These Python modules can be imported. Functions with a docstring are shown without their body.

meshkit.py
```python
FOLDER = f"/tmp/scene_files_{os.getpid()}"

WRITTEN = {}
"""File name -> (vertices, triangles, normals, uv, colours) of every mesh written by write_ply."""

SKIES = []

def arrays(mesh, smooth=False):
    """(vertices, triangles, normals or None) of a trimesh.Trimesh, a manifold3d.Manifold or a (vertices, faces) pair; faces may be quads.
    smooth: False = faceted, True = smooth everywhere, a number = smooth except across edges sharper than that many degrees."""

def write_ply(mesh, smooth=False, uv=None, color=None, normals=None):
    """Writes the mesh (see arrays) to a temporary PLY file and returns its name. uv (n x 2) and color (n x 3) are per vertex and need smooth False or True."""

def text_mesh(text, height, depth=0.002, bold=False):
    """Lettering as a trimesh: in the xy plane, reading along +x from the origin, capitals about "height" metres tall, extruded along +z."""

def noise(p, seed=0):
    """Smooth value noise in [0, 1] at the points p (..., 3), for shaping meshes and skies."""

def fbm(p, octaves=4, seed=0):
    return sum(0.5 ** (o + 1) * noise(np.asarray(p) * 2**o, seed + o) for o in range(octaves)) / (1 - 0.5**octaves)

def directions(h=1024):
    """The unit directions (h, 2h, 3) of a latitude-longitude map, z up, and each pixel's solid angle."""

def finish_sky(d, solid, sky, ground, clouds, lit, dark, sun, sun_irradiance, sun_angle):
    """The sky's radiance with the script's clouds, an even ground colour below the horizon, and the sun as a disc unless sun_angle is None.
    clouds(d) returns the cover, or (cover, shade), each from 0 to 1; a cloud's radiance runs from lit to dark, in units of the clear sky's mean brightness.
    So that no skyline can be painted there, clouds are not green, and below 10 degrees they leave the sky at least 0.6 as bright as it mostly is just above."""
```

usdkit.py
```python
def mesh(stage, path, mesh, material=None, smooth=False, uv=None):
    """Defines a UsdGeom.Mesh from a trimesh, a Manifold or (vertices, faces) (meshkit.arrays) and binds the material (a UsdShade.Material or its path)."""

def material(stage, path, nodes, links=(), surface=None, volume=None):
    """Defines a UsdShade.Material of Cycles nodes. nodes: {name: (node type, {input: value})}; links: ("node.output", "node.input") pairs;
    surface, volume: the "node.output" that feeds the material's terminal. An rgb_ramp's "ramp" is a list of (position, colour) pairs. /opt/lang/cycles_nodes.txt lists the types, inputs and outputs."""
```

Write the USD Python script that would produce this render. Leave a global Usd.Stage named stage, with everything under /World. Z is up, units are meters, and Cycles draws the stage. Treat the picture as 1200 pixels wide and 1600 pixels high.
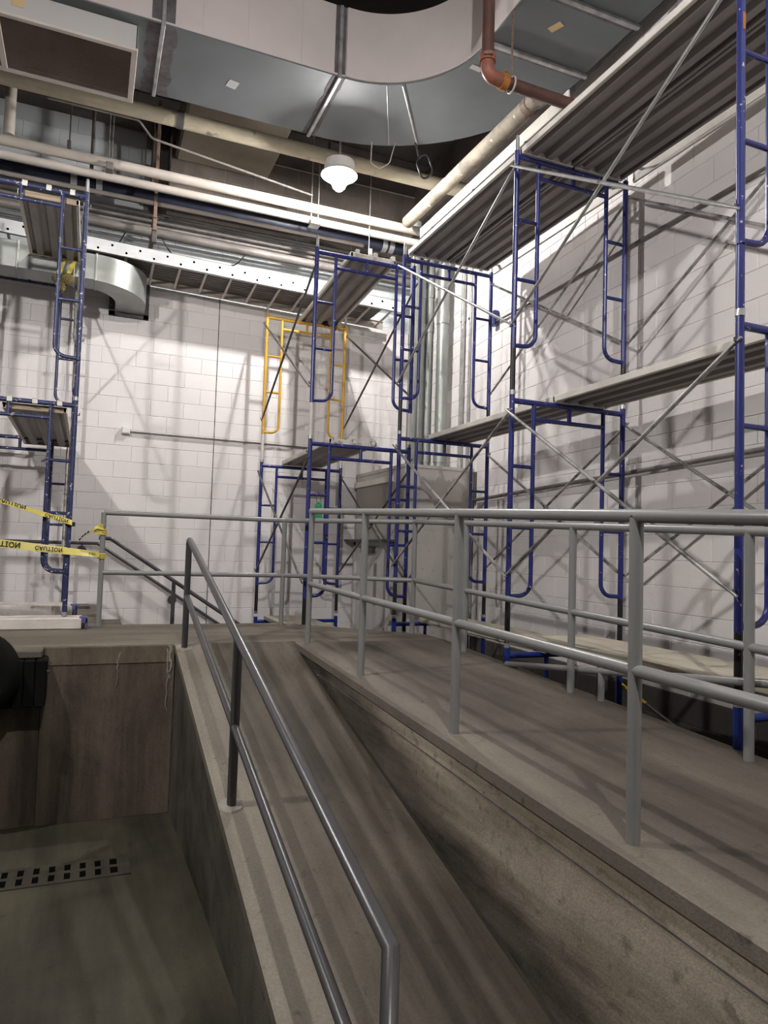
import math, random
import numpy as np
import usdkit, meshkit
from pxr import Usd, UsdGeom, UsdLux, Gf, Sdf

random.seed(7)
rng = np.random.default_rng(7)
stage = Usd.Stage.CreateInMemory()
UsdGeom.SetStageUpAxis(stage, UsdGeom.Tokens.z)
UsdGeom.SetStageMetersPerUnit(stage, 1.0)
UsdGeom.Xform.Define(stage, '/World')
stage.SetDefaultPrim(stage.GetPrimAtPath('/World'))
UsdGeom.Scope.Define(stage, '/World/Looks')

# ------------------------------------------------------------------ camera
# origin of the world = the photographer's eye; x runs along the back wall, y towards it, z up
cam = UsdGeom.Camera.Define(stage, '/World/camera')
R = np.array([[0.92281336, -0.38400782, 0.03087885],      # right
              [0.04875062, 0.03689151, -0.99812945],      # down
              [0.38215035, 0.92259255, 0.0527646]])       # forward
m4 = np.eye(4)
m4[0, :3], m4[1, :3], m4[2, :3] = R[0], -R[1], -R[2]
UsdGeom.Xformable(cam).AddTransformOp().Set(Gf.Matrix4d(m4.tolist()))
cam.CreateHorizontalApertureAttr(36.0)
cam.CreateVerticalApertureAttr(48.0)
cam.CreateFocalLengthAttr(33.3)
cam.CreateClippingRangeAttr(Gf.Vec2f(0.05, 200))
cam.CreateExposureAttr(0.0)
LAMP = 5200.0                                             # radiance of the small bulb in every lamp globe
LAMP_SHARE = (0.66, 0.85, 1.55)                            # how strongly each of the three burns
LAMPS = [(2.41, 7.44, 4.20), (-1.65, 3.7, 3.15), (0.5, -0.87, 4.7)]

# ------------------------------------------------------------------ materials
def mat(name, nodes, links, surface='p.BSDF'):
    return usdkit.material(stage, '/World/Looks/' + name, nodes, links, surface=surface)

def plain(name, c, rough=0.5, metal=0.0, spec=0.5):
    return mat(name, {'p': ('principled_bsdf', {'base_color': c, 'roughness': rough, 'metallic': metal, 'specular_ior_level': spec})}, [])

def mottled(name, stops, scale=(1, 1, 1), detail=6, rough=0.7, metal=0.0, fine=None, fine_scale=60, bump=0.0, distortion=0.0, spec=0.4, rot=(0, 0, 0)):
    """A colour that runs through STOPS with world-space noise stretched by SCALE; FINE = (colour, lower, upper) adds small flecks."""
    n = {'g': ('geometry', {}), 'm': ('mapping', {'scale': scale, 'rotation': rot}),
         'n': ('noise_texture', {'scale': 1.0, 'detail': float(detail), 'roughness': 0.6, 'distortion': distortion}),
         'r': ('rgb_ramp', {'ramp': stops}),
         'p': ('principled_bsdf', {'roughness': rough, 'metallic': metal, 'specular_ior_level': spec})}
    l = [('g.position', 'm.vector'), ('m.vector', 'n.vector'), ('n.fac', 'r.fac')]
    out = 'r.color'
    if fine:
        c, lo, hi = fine
        n['fn'] = ('noise_texture', {'scale': float(fine_scale), 'detail': 3.0})
        n['fr'] = ('map_range', {'from_min': lo, 'from_max': hi, 'to_min': 0.0, 'to_max': 1.0, 'clamp': True})
        n['fc'] = ('mix_color', {'b': c})
        l += [('g.position', 'fn.vector'), ('fn.fac', 'fr.value'), ('fr.result', 'fc.fac'), (out, 'fc.a')]
        out = 'fc.result'
    if bump:
        n['bn'] = ('noise_texture', {'scale': 45.0, 'detail': 5.0})
        n['b'] = ('bump', {'strength': bump, 'distance': 0.01})
        l += [('g.position', 'bn.vector'), ('bn.fac', 'b.height'), ('b.normal', 'p.normal')]
    l.append((out, 'p.base_color'))
    return mat(name, n, l)

def shade(c, k):
    return tuple(min(1.0, x * k) for x in c)

def stops(c, lo, hi, a=0.3, b=0.7):
    return [(0, shade(c, lo)), (a, shade(c, lo)), (b, shade(c, hi)), (1, shade(c, hi))]

def concrete(name, dark, light, big, streak, band=None, rough=0.68, bump=0.25, spots=0.63):
    """Worn concrete: broad blotches (scale BIG), stretched streaks (scale STREAK), fine grain and a few dark spots.
    BAND = (axis, offset, from, to, dark, light): a second colour pair that takes over along an axis with a ragged edge."""
    n = {'g': ('geometry', {}), 'm1': ('mapping', {'scale': big}), 'm2': ('mapping', {'scale': streak}),
         'n1': ('noise_texture', {'scale': 1.0, 'detail': 8.0, 'roughness': 0.62, 'distortion': 0.5}),
         'n2': ('noise_texture', {'scale': 1.0, 'detail': 6.0, 'roughness': 0.65}),
         'n3': ('noise_texture', {'scale': 85.0, 'detail': 3.0, 'roughness': 0.7}),
         'n4': ('noise_texture', {'scale': 13.0, 'detail': 4.0, 'roughness': 0.6}),
         'r1': ('map_range', {'from_min': 0.39, 'from_max': 0.63, 'clamp': True}),
         'r2': ('map_range', {'from_min': 0.38, 'from_max': 0.64, 'clamp': True}),
         'av': ('mix_float', {'fac': 0.5}),
         'col': ('mix_color', {'a': dark, 'b': light}),
         'r3': ('map_range', {'from_min': 0.3, 'from_max': 0.7, 'to_min': 0.84, 'to_max': 1.16, 'clamp': True}),
         'gr': ('mix_color', {'blend_type': 'multiply', 'fac': 1.0}), 'cg': ('combine_color', {}),
         'r4': ('map_range', {'from_min': spots, 'from_max': spots + 0.1, 'to_min': 0.0, 'to_max': 0.55, 'clamp': True}),
         'sp': ('mix_color', {'b': shade(dark, 0.45)}),
         'b': ('bump', {'strength': bump, 'distance': 0.008}),
         'p': ('principled_bsdf', {'roughness': rough, 'specular_ior_level': 0.35})}
    l = [('g.position', 'm1.vector'), ('g.position', 'm2.vector'), ('m1.vector', 'n1.vector'), ('m2.vector', 'n2.vector'),
         ('g.position', 'n3.vector'), ('g.position', 'n4.vector'), ('n1.fac', 'r1.value'), ('n2.fac', 'r2.value'),
         ('r1.result', 'av.a'), ('r2.result', 'av.b'), ('av.result', 'col.fac'), ('n3.fac', 'r3.value'),
         ('r3.result', 'cg.r'), ('r3.result', 'cg.g'), ('r3.result', 'cg.b'), ('cg.color', 'gr.b'),
         ('n4.fac', 'r4.value'), ('r4.result', 'sp.fac'), ('gr.result', 'sp.a'), ('n3.fac', 'b.height'), ('b.normal', 'p.normal'), ('sp.result', 'p.base_color')]
    out = 'col.result'
    if band:
        axis, off, lo, hi, d2, l2 = band
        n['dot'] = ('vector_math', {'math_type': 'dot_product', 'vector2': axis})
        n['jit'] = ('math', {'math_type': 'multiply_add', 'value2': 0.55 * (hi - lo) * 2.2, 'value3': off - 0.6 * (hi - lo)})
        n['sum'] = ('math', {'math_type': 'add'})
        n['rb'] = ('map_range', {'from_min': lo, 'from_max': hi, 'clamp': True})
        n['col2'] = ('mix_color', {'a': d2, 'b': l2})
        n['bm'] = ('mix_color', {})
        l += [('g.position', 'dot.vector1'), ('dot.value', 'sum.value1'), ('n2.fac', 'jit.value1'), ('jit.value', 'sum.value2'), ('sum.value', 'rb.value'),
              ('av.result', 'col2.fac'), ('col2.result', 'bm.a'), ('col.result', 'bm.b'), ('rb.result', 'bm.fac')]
        out = 'bm.result'
    l.append((out, 'gr.a'))
    return mat(name, n, l)

WHITE = (0.76, 0.725, 0.72)
M = {}
M['block_a'] = mottled('painted_block_a', stops(WHITE, 0.95, 1.03), (1.2, 1.2, 1.2), bump=0.12, rough=0.55)
M['block_b'] = mottled('painted_block_b', stops(WHITE, 0.92, 1.0), (1.2, 1.2, 1.2), bump=0.12, rough=0.55)
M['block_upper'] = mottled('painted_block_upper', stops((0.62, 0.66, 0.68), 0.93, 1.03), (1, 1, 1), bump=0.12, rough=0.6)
M['dark_block'] = mottled('dark_base_block', stops((0.095, 0.087, 0.079), 0.75, 1.2), (1.5, 1.5, 1.5), bump=0.1)
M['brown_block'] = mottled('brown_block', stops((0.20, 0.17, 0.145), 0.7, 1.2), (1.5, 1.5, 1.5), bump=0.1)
M['mortar'] = mottled('mortar', stops((0.68, 0.645, 0.635), 0.95, 1.03), (2, 2, 2))
M['render'] = mottled('grey_render', stops((0.47, 0.44, 0.41), 0.82, 1.08), (1.5, 1.5, 0.8), bump=0.1, fine=((0.25, 0.23, 0.21), 0.66, 0.72), fine_scale=30)
M['door_paint'] = mottled('door_paint', stops((0.60, 0.58, 0.56), 0.94, 1.03), (1, 1, 1), rough=0.45)
M['landing'] = concrete('landing_concrete', (0.088, 0.075, 0.057), (0.185, 0.162, 0.126), (0.9, 1.6, 1), (0.7, 7, 2))
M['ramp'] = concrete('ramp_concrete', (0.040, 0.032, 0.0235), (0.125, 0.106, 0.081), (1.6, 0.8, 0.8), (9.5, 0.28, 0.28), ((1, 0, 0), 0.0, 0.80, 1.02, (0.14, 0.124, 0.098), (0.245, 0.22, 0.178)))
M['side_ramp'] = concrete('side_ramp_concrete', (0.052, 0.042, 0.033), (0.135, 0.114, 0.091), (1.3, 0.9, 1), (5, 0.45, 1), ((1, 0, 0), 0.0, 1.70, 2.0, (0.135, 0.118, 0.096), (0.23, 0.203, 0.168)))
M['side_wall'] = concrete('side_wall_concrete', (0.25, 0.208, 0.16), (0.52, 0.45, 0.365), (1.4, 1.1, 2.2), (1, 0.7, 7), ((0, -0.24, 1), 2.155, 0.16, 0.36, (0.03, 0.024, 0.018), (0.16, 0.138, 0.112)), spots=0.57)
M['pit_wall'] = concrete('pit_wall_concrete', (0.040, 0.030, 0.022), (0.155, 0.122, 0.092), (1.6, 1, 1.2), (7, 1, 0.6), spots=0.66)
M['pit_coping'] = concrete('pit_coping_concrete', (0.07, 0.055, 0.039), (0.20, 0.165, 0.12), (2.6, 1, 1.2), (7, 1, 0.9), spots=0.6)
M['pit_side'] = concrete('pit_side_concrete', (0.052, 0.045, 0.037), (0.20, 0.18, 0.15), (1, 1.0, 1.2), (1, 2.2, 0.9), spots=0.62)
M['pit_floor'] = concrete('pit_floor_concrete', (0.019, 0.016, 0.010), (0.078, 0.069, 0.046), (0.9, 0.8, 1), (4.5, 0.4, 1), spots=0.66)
M['floor'] = mottled('floor_concrete', stops((0.085, 0.078, 0.07), 0.8, 1.2), (1, 1, 1), bump=0.1)
M['grout'] = mottled('pale_grout', stops((0.27, 0.25, 0.215), 0.8, 1.15), (9, 9, 9), bump=0.2)
M['ceiling'] = mottled('ceiling_dark', stops((0.10, 0.088, 0.08), 0.6, 1.3), (1.2, 1.2, 1.2), bump=0.3)
M['beam'] = mottled('beam_fireproofing', stops((0.075, 0.06, 0.052), 0.6, 1.3), (3, 3, 3), bump=0.5)
M['tan_duct'] = mottled('tan_sheet', stops((0.33, 0.28, 0.22), 0.7, 1.1), (1.5, 1.5, 1.5), rough=0.6)
M['joint_dirt'] = mottled('joint_dirt', stops((0.022, 0.018, 0.014), 0.6, 1.8), (6, 1.5, 6), rough=0.9)
M['rail'] = mottled('rail_grey', stops((0.225, 0.225, 0.222), 0.93, 1.05), (3, 3, 3), rough=0.33, spec=0.6)
M['rail_dark'] = mottled('rail_dark_grey', stops((0.07, 0.067, 0.072), 0.9, 1.06), (3, 3, 3), rough=0.32, spec=0.6)
M['blue'] = mottled('scaffold_blue', stops((0.022, 0.028, 0.165), 0.75, 1.15), (4, 4, 2), rough=0.36, fine=((0.5, 0.48, 0.5), 0.665, 0.72), fine_scale=34, spec=0.5)
M['blue_worn'] = mottled('scaffold_blue_worn', stops((0.024, 0.031, 0.095), 0.7, 1.3), (5, 5, 2), rough=0.45, fine=((0.55, 0.53, 0.53), 0.63, 0.71), fine_scale=38, spec=0.5)
M['yellow'] = mottled('scaffold_yellow', stops((0.62, 0.36, 0.045), 0.8, 1.1), (4, 4, 2), rough=0.4, fine=((0.75, 0.7, 0.6), 0.66, 0.72), fine_scale=30)
M['black'] = mottled('scaffold_black', stops((0.014, 0.014, 0.016), 0.8, 1.3), (4, 4, 2), rough=0.4, fine=((0.5, 0.5, 0.5), 0.70, 0.75), fine_scale=26)
M['white_leg'] = mottled('scaffold_white', stops((0.66, 0.64, 0.62), 0.85, 1.05), (4, 4, 2), rough=0.45)
M['galv'] = mottled('galvanised_tube', stops((0.50, 0.50, 0.49), 0.75, 1.15), (14, 14, 14), rough=0.36, metal=0.75)
M['dark_steel'] = mottled('dark_steel', stops((0.11, 0.10, 0.095), 0.7, 1.4), (12, 12, 12), rough=0.45, metal=0.5)
M['brace'] = mottled('brace_tube', stops((0.42, 0.41, 0.40), 0.45, 1.3, 0.38, 0.56), (7, 7, 7), rough=0.36, metal=0.65)
M['brace_dark'] = mottled('brace_dark_tube', stops((0.13, 0.125, 0.12), 0.7, 1.4), (7, 7, 7), rough=0.42, metal=0.5)
M['plank'] = mottled('plank_sheet', stops((0.30, 0.275, 0.26), 0.7, 1.12), (2.5, 1.2, 2.5), rough=0.55, metal=0.25)
M['plank_edge'] = mottled('plank_edge', stops((0.64, 0.61, 0.56), 0.85, 1.08), (5, 5, 5), rough=0.5)
M['plank_wood'] = mottled('plank_end_wood', stops((0.34, 0.27, 0.2), 0.55, 1.2), (3, 30, 40), rough=0.8)
M['board'] = mottled('cream_board', stops((0.46, 0.42, 0.34), 0.75, 1.1), (3, 1.5, 3), rough=0.7, fine=((0.4, 0.33, 0.22), 0.62, 0.78), fine_scale=7)
M['white_board'] = mottled('white_board', stops((0.66, 0.61, 0.57), 0.8, 1.08), (6, 6, 6), rough=0.6, fine=((0.3, 0.25, 0.2), 0.66, 0.75), fine_scale=14)
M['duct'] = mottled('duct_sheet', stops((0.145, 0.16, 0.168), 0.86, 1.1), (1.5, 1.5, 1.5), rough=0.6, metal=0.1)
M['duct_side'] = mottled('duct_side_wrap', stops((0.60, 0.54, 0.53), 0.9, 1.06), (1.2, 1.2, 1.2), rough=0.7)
M['duct_seam'] = mottled('duct_seam', stops((0.40, 0.40, 0.40), 0.6, 1.2), (9, 9, 9), rough=0.4, metal=0.4)
M['duct_stain'] = mottled('duct_sealant', stops((0.10, 0.09, 0.095), 0.7, 1.5), (9, 9, 9), rough=0.8)
M['galv_duct'] = mottled('galvanised_duct', stops((0.33, 0.345, 0.33), 0.75, 1.1), (2, 2, 2), rough=0.42, metal=0.55)
M['grille'] = mottled('grille_slat', stops((0.27, 0.2, 0.175), 0.8, 1.2), (3, 3, 3), rough=0.6)
M['grille_frame'] = mottled('grille_frame', stops((0.60, 0.54, 0.50), 0.9, 1.06), (3, 3, 3), rough=0.5)
M['cream_pipe'] = mottled('cream_lagging', stops((0.52, 0.46, 0.345), 0.7, 1.05), (2.5, 6, 6), rough=0.75, fine=((0.13, 0.11, 0.09), 0.64, 0.76), fine_scale=5, bump=0.25)
M['pale_pipe'] = mottled('pale_pipe', stops((0.50, 0.45, 0.405), 0.8, 1.05), (2.5, 8, 8), rough=0.6, fine=((0.3, 0.26, 0.22), 0.66, 0.76), fine_scale=7)
M['old_pipe'] = mottled('old_lagging', stops((0.30, 0.265, 0.21), 0.5, 1.2), (5, 5, 5), rough=0.8, fine=((0.75, 0.7, 0.5), 0.68, 0.75), fine_scale=9, bump=0.4)
M['navy_pipe'] = mottled('navy_pipe', stops((0.022, 0.026, 0.045), 0.7, 1.5), (2, 5, 5), rough=0.38)
M['steel_pipe'] = mottled('grey_pipe', stops((0.175, 0.158, 0.147), 0.6, 1.3), (3, 7, 7), rough=0.55, metal=0.15)
M['red_pipe'] = mottled('red_pipe', stops((0.095, 0.045, 0.037), 0.7, 1.25), (6, 6, 6), rough=0.55)
M['red_fitting'] = mottled('red_fitting', stops((0.26, 0.095, 0.065), 0.8, 1.15), (10, 10, 10), rough=0.5)
M['orange'] = mottled('orange_coupling', stops((0.36, 0.14, 0.035), 0.8, 1.15), (10, 10, 10), rough=0.5)
M['alu'] = mottled('aluminium', stops((0.66, 0.67, 0.68), 0.85, 1.05), (3, 8, 8), rough=0.34, metal=0.6)
M['rung'] = mottled('rung_aluminium', stops((0.58, 0.53, 0.48), 0.85, 1.05), (8, 8, 8), rough=0.4, metal=0.4)
M['rubber'] = mottled('black_rubber', stops((0.006, 0.006, 0.006), 0.8, 1.3), (6, 6, 6), rough=0.85, spec=0.1)
M['void'] = plain('dark_hollow', (0.004, 0.004, 0.004), 1.0, spec=0.0)
M['iron'] = mottled('cast_iron', stops((0.05, 0.044, 0.031), 0.6, 1.2), (6, 6, 6), rough=0.65, bump=0.3)
M['tape'] = mottled('caution_tape_yellow', stops((0.60, 0.51, 0.12), 0.92, 1.05), (9, 9, 9), rough=0.4)
M['ink'] = plain('black_ink', (0.012, 0.012, 0.012), 0.5)
M['green'] = plain('green_tag', (0.01, 0.30, 0.12), 0.4)
M['tag_white'] = plain('tag_white', (0.7, 0.7, 0.7), 0.5)
M['cable'] = plain('black_cable', (0.012, 0.012, 0.013), 0.5)
M['strap'] = mottled('yellow_strap', stops((0.75, 0.62, 0.10), 0.8, 1.1), (30, 30, 30), rough=0.55)
M['knot'] = mottled('dirty_strap', stops((0.17, 0.13, 0.045), 0.3, 1.2), (40, 40, 40), rough=0.8)
M['rag'] = mottled('dark_cloth', stops((0.03, 0.018, 0.018), 0.4, 1.8), (40, 40, 40), rough=0.95)
M['blue_clamp'] = mottled('clamp_blue', stops((0.10, 0.10, 0.24), 0.8, 1.2), (9, 9, 9), rough=0.45)
M['bright_blue'] = mottled('base_blue', stops((0.010, 0.028, 0.20), 0.8, 1.15), (5, 5, 3), rough=0.36)
M['bright_yellow'] = plain('bright_yellow', (0.75, 0.46, 0.02), 0.4)
M['box_white'] = plain('box_white', (0.72, 0.71, 0.70), 0.4)
M['sticker'] = plain('grey_sticker', (0.48, 0.47, 0.46), 0.6)
M['sticker_tan'] = plain('tan_sticker', (0.62, 0.45, 0.24), 0.6)
M['lamp_body'] = mottled('lamp_housing', stops((0.62, 0.60, 0.58), 0.9, 1.05), (5, 5, 5), rough=0.45)
for k, w in enumerate(LAMP_SHARE):
    M[f'bulb_{k}'] = mat(f'lamp_bulb_{k}', {'e': ('emission', {'color': (1.0, 0.965, 0.93), 'strength': LAMP * w})}, [], surface='e.emission')
M['globe'] = mat('lamp_globe', {'t': ('transparent_bsdf', {'color': (0.97, 0.97, 0.97)}), 'e': ('emission', {'color': (1.0, 0.97, 0.95), 'strength': LAMP * 0.0035}),
                                'a': ('add_closure', {})}, [('t.BSDF', 'a.closure1'), ('e.emission', 'a.closure2')], surface='a.closure')
M['rust'] = mottled('rusty_steel', stops((0.19, 0.13, 0.10), 0.6, 1.3), (12, 12, 12), rough=0.7)

# ------------------------------------------------------------------ shapes
def join(*ms):
    vs, fs, k = [], [], 0
    for v, f in ms:
        vs.append(np.asarray(v, float)); fs.append(np.asarray(f, int) + k); k += len(v)
    return np.vstack(vs), np.vstack(fs)

def _chamfer_faces():
    import trimesh
    p = []
    for s in np.ndindex(2, 2, 2):
        for ax in range(3):
            q = [(-1, 1)[a] * (1.0 if i == ax else 0.8) for i, a in enumerate(s)]
            p.append(q)
    h = trimesh.convex.convex_hull(np.array(p))
    order = [int(np.argmin(((np.array(p) - v) ** 2).sum(1))) for v in h.vertices]
    return np.array(order)[h.faces]
_CF = _chamfer_faces()

def box(x0, x1, y0, y1, z0, z1, c=0.004):
    """A box with chamfered edges."""
    lo, hi = np.array([x0, y0, z0], float), np.array([x1, y1, z1], float)
    lo, hi = np.minimum(lo, hi), np.maximum(lo, hi)
    c = min(c, 0.3 * float((hi - lo).min()))
    p = []
    for s in np.ndindex(2, 2, 2):
        for ax in range(3):
            p.append([(lo[i] + (0 if i == ax else c)) if a == 0 else (hi[i] - (0 if i == ax else c)) for i, a in enumerate(s)])
    return np.array(p), _CF

def xf(mesh, rot=None, t=(0, 0, 0)):
    v, f = mesh
    v = np.asarray(v, float)
    if rot is not None:
        v = v @ np.asarray(rot).T
    return v + np.asarray(t, float), f

def rz(a):
    c, s = math.cos(a), math.sin(a); return np.array([[c, -s, 0], [s, c, 0], [0, 0, 1]])
def rx(a):
    c, s = math.cos(a), math.sin(a); return np.array([[1, 0, 0], [0, c, -s], [0, s, c]])
def ry(a):
    c, s = math.cos(a), math.sin(a); return np.array([[c, 0, s], [0, 1, 0], [-s, 0, c]])

def fillet(pts, r, n=6):
    pts = [np.array(p, float) for p in pts]
    out = [pts[0]]
    for a, b, c in zip(pts, pts[1:], pts[2:]):
        u, w = a - b, c - b
        lu, lw = np.linalg.norm(u), np.linalg.norm(w)
        u, w = u / lu, w / lw
        ang = math.acos(np.clip(u @ w, -1, 1))
        if ang > math.pi - 0.02:
            out.append(b); continue
        t = min(r / math.tan(ang / 2), 0.49 * lu, 0.49 * lw)
        rr = t * math.tan(ang / 2)
        cen = b + (u + w) / np.linalg.norm(u + w) * (rr / math.sin(ang / 2))
        p0, p1 = b + u * t - cen, b + w * t - cen
        tot = math.acos(np.clip((p0 @ p1) / (rr * rr), -1, 1))
        for k in range(n + 1):
            s = k / n
            out.append(cen + (math.sin((1 - s) * tot) * p0 + math.sin(s * tot) * p1) / math.sin(tot))
    out.append(pts[-1])
    return out

def tube(pts, r, sides=12, bend=0.0, cap=True, closed=False, n=6):
    p = np.array(fillet(pts, bend, n) if bend else pts, float)
    if closed:
        t = np.roll(p, -1, 0) - np.roll(p, 1, 0)
    else:
        t = np.gradient(p, axis=0)
        d = np.diff(p, axis=0); d /= np.linalg.norm(d, axis=1, keepdims=True) + 1e-12
        t[1:-1] = d[:-1] + d[1:]; t[0] = d[0]; t[-1] = d[-1]
    t /= np.linalg.norm(t, axis=1, keepdims=True) + 1e-12
    a = np.cross(t[0], [0, 0, 1.0] if abs(t[0][2]) < 0.9 else [1.0, 0, 0]); a /= np.linalg.norm(a)
    rr = np.broadcast_to(r, (len(p),))
    ang = np.arange(sides) * 2 * math.pi / sides + math.pi / sides
    V = []
    for i in range(len(p)):
        a = a - t[i] * (a @ t[i]); a /= np.linalg.norm(a)
        b = np.cross(t[i], a)
        k = rr[i]
        V.append(p[i] + k * (np.cos(ang)[:, None] * a + np.sin(ang)[:, None] * b))
    V = np.vstack(V)
    F, N = [], len(p)
    for i in range(N if closed else N - 1):
        i2 = (i + 1) % N
        for j in range(sides):
            j2 = (j + 1) % sides
            q = (i * sides + j, i2 * sides + j, i2 * sides + j2, i * sides + j2)
            F += [(q[0], q[2], q[1]), (q[0], q[3], q[2])]
    if cap and not closed:
        k = len(V)
        V = np.vstack([V, p[0], p[-1]])
        for j in range(sides):
            j2 = (j + 1) % sides
            F.append((k, j2, j)); F.append((k + 1, (N - 1) * sides + j, (N - 1) * sides + j2))
        F = [(f[0], f[2], f[1]) if f[0] >= k else f for f in F]
    return V, np.array(F)

def fix(mesh):
    """Outward faces."""
    import trimesh
    t = trimesh.Trimesh(mesh[0], mesh[1], process=False)
    if t.volume < 0:
        return mesh[0], mesh[1][:, ::-1]
    return mesh

def lathe(profile, cen=(0, 0, 0), n=28):
    pr = np.array(profile, float)
    V, F, k = [], [], len(pr)
    for i in range(n):
        a = 2 * math.pi * i / n
        V.append(np.stack([pr[:, 0] * math.cos(a), pr[:, 0] * math.sin(a), pr[:, 1]], 1))
    V = np.vstack(V) + np.array(cen)
    for i in range(n):
        j = (i + 1) % n
        for q in range(k - 1):
            F += [(i * k + q, j * k + q, j * k + q + 1), (i * k + q, j * k + q + 1, i * k + q + 1)]
    return V, np.array(F)

def prism(poly, z0, z1):
    """Extrude an xy polygon (counter-clockwise list) from z0 to z1 (each a number or a list per vertex)."""
    import trimesh, shapely
    p = np.array(poly, float); n = len(p)
    z0 = np.broadcast_to(z0, (n,)); z1 = np.broadcast_to(z1, (n,))
    v2, tri = trimesh.creation.triangulate_polygon(shapely.Polygon(p), engine='earcut')
    idx = np.array([int(np.argmin(((p - q) ** 2).sum(1))) for q in v2])
    tri = idx[tri]
    for k, (a, b, c) in enumerate(tri):
        if np.cross(p[b] - p[a], p[c] - p[a]) < 0:
            tri[k] = (a, c, b)
    V = np.vstack([np.c_[p, z0], np.c_[p, z1]])
    F = [tri[:, ::-1], tri + n]
    side = []
    for i in range(n):
        j = (i + 1) % n
        side += [(i, j, n + j), (i, n + j, n + i)]
    F.append(np.array(side))
    return V, np.vstack(F)

def yz_prism(prof, x0, x1):
    """Extrude a (y, z) profile along x."""
    v, f = prism(prof, x0, x1)
    return fix((v[:, [2, 0, 1]], f))

# ------------------------------------------------------------------ scene helpers
used = {}
def numbered(parent, name):
    k = used.get((parent, name), 0)
    used[(parent, name)] = k + 1
    return f'{parent}/{name}' + (f'_{k:03d}' if k else '')

def keys(prim, **kw):
    for k, v in kw.items():
        if v:
            prim.SetCustomDataByKey(k, v)

class Thing:
    def __init__(self, name, label=None, category=None, loc=(0, 0, 0), rot=0.0, group=None, kind=None, ref=None):
        self.path = numbered('/World', name)
        self.x = UsdGeom.Xform.Define(stage, self.path)
        self.loc, self.rot = np.array(loc, float), rot
        self.x.AddTranslateOp().Set(Gf.Vec3d(*map(float, loc)))
        self.x.AddRotateZOp().Set(math.degrees(rot))
        self.prim = self.x.GetPrim()
        keys(self.prim, label=label, category=category, group=group, kind=kind)
        self.name = name
    def part(self, name, mesh, m, smooth=30, under=None, label=None, local=False, kind=None):
        """A mesh under this thing (or under the part UNDER). Meshes are in world coordinates unless LOCAL."""
        base = under or self.path
        path = numbered(base, name)
        v, f = mesh
        if not local:
            v = (np.asarray(v, float) - self.loc) @ rz(self.rot)
        g = usdkit.mesh(stage, path, (v, f), M[m], smooth=smooth)
        keys(g.GetPrim(), label=label, kind=kind)
        return path
    def copy(self, loc, rot=0.0, label=None, group=None, category=None, scale=None):
        was = self.prim.GetCustomData()
        t = Thing(self.name, label or was.get('label'), category or was.get('category'), loc, rot, group or was.get('group'))
        t.prim.GetReferences().AddInternalReference(Sdf.Path(self.path))
        t.prim.SetInstanceable(True)
        if scale:
            t.x.AddScaleOp().Set(Gf.Vec3f(scale, scale, scale))
        return t

def solo(name, mesh, m, label=None, category=None, group=None, kind=None, smooth=30):
    path = numbered('/World', name)
    g = usdkit.mesh(stage, path, mesh, M[m], smooth=smooth)
    keys(g.GetPrim(), label=label, category=category, group=group, kind=kind)
    return path

# ------------------------------------------------------------------ the room
ZL, ZF = -0.78, -2.05                  # landing and lower floor
BACK = 9.45                            # back wall
def wallx(y):                          # the right-hand wall leans outwards a little in plan
    return 4.30 + 0.06 * (y - 5.5)

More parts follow.
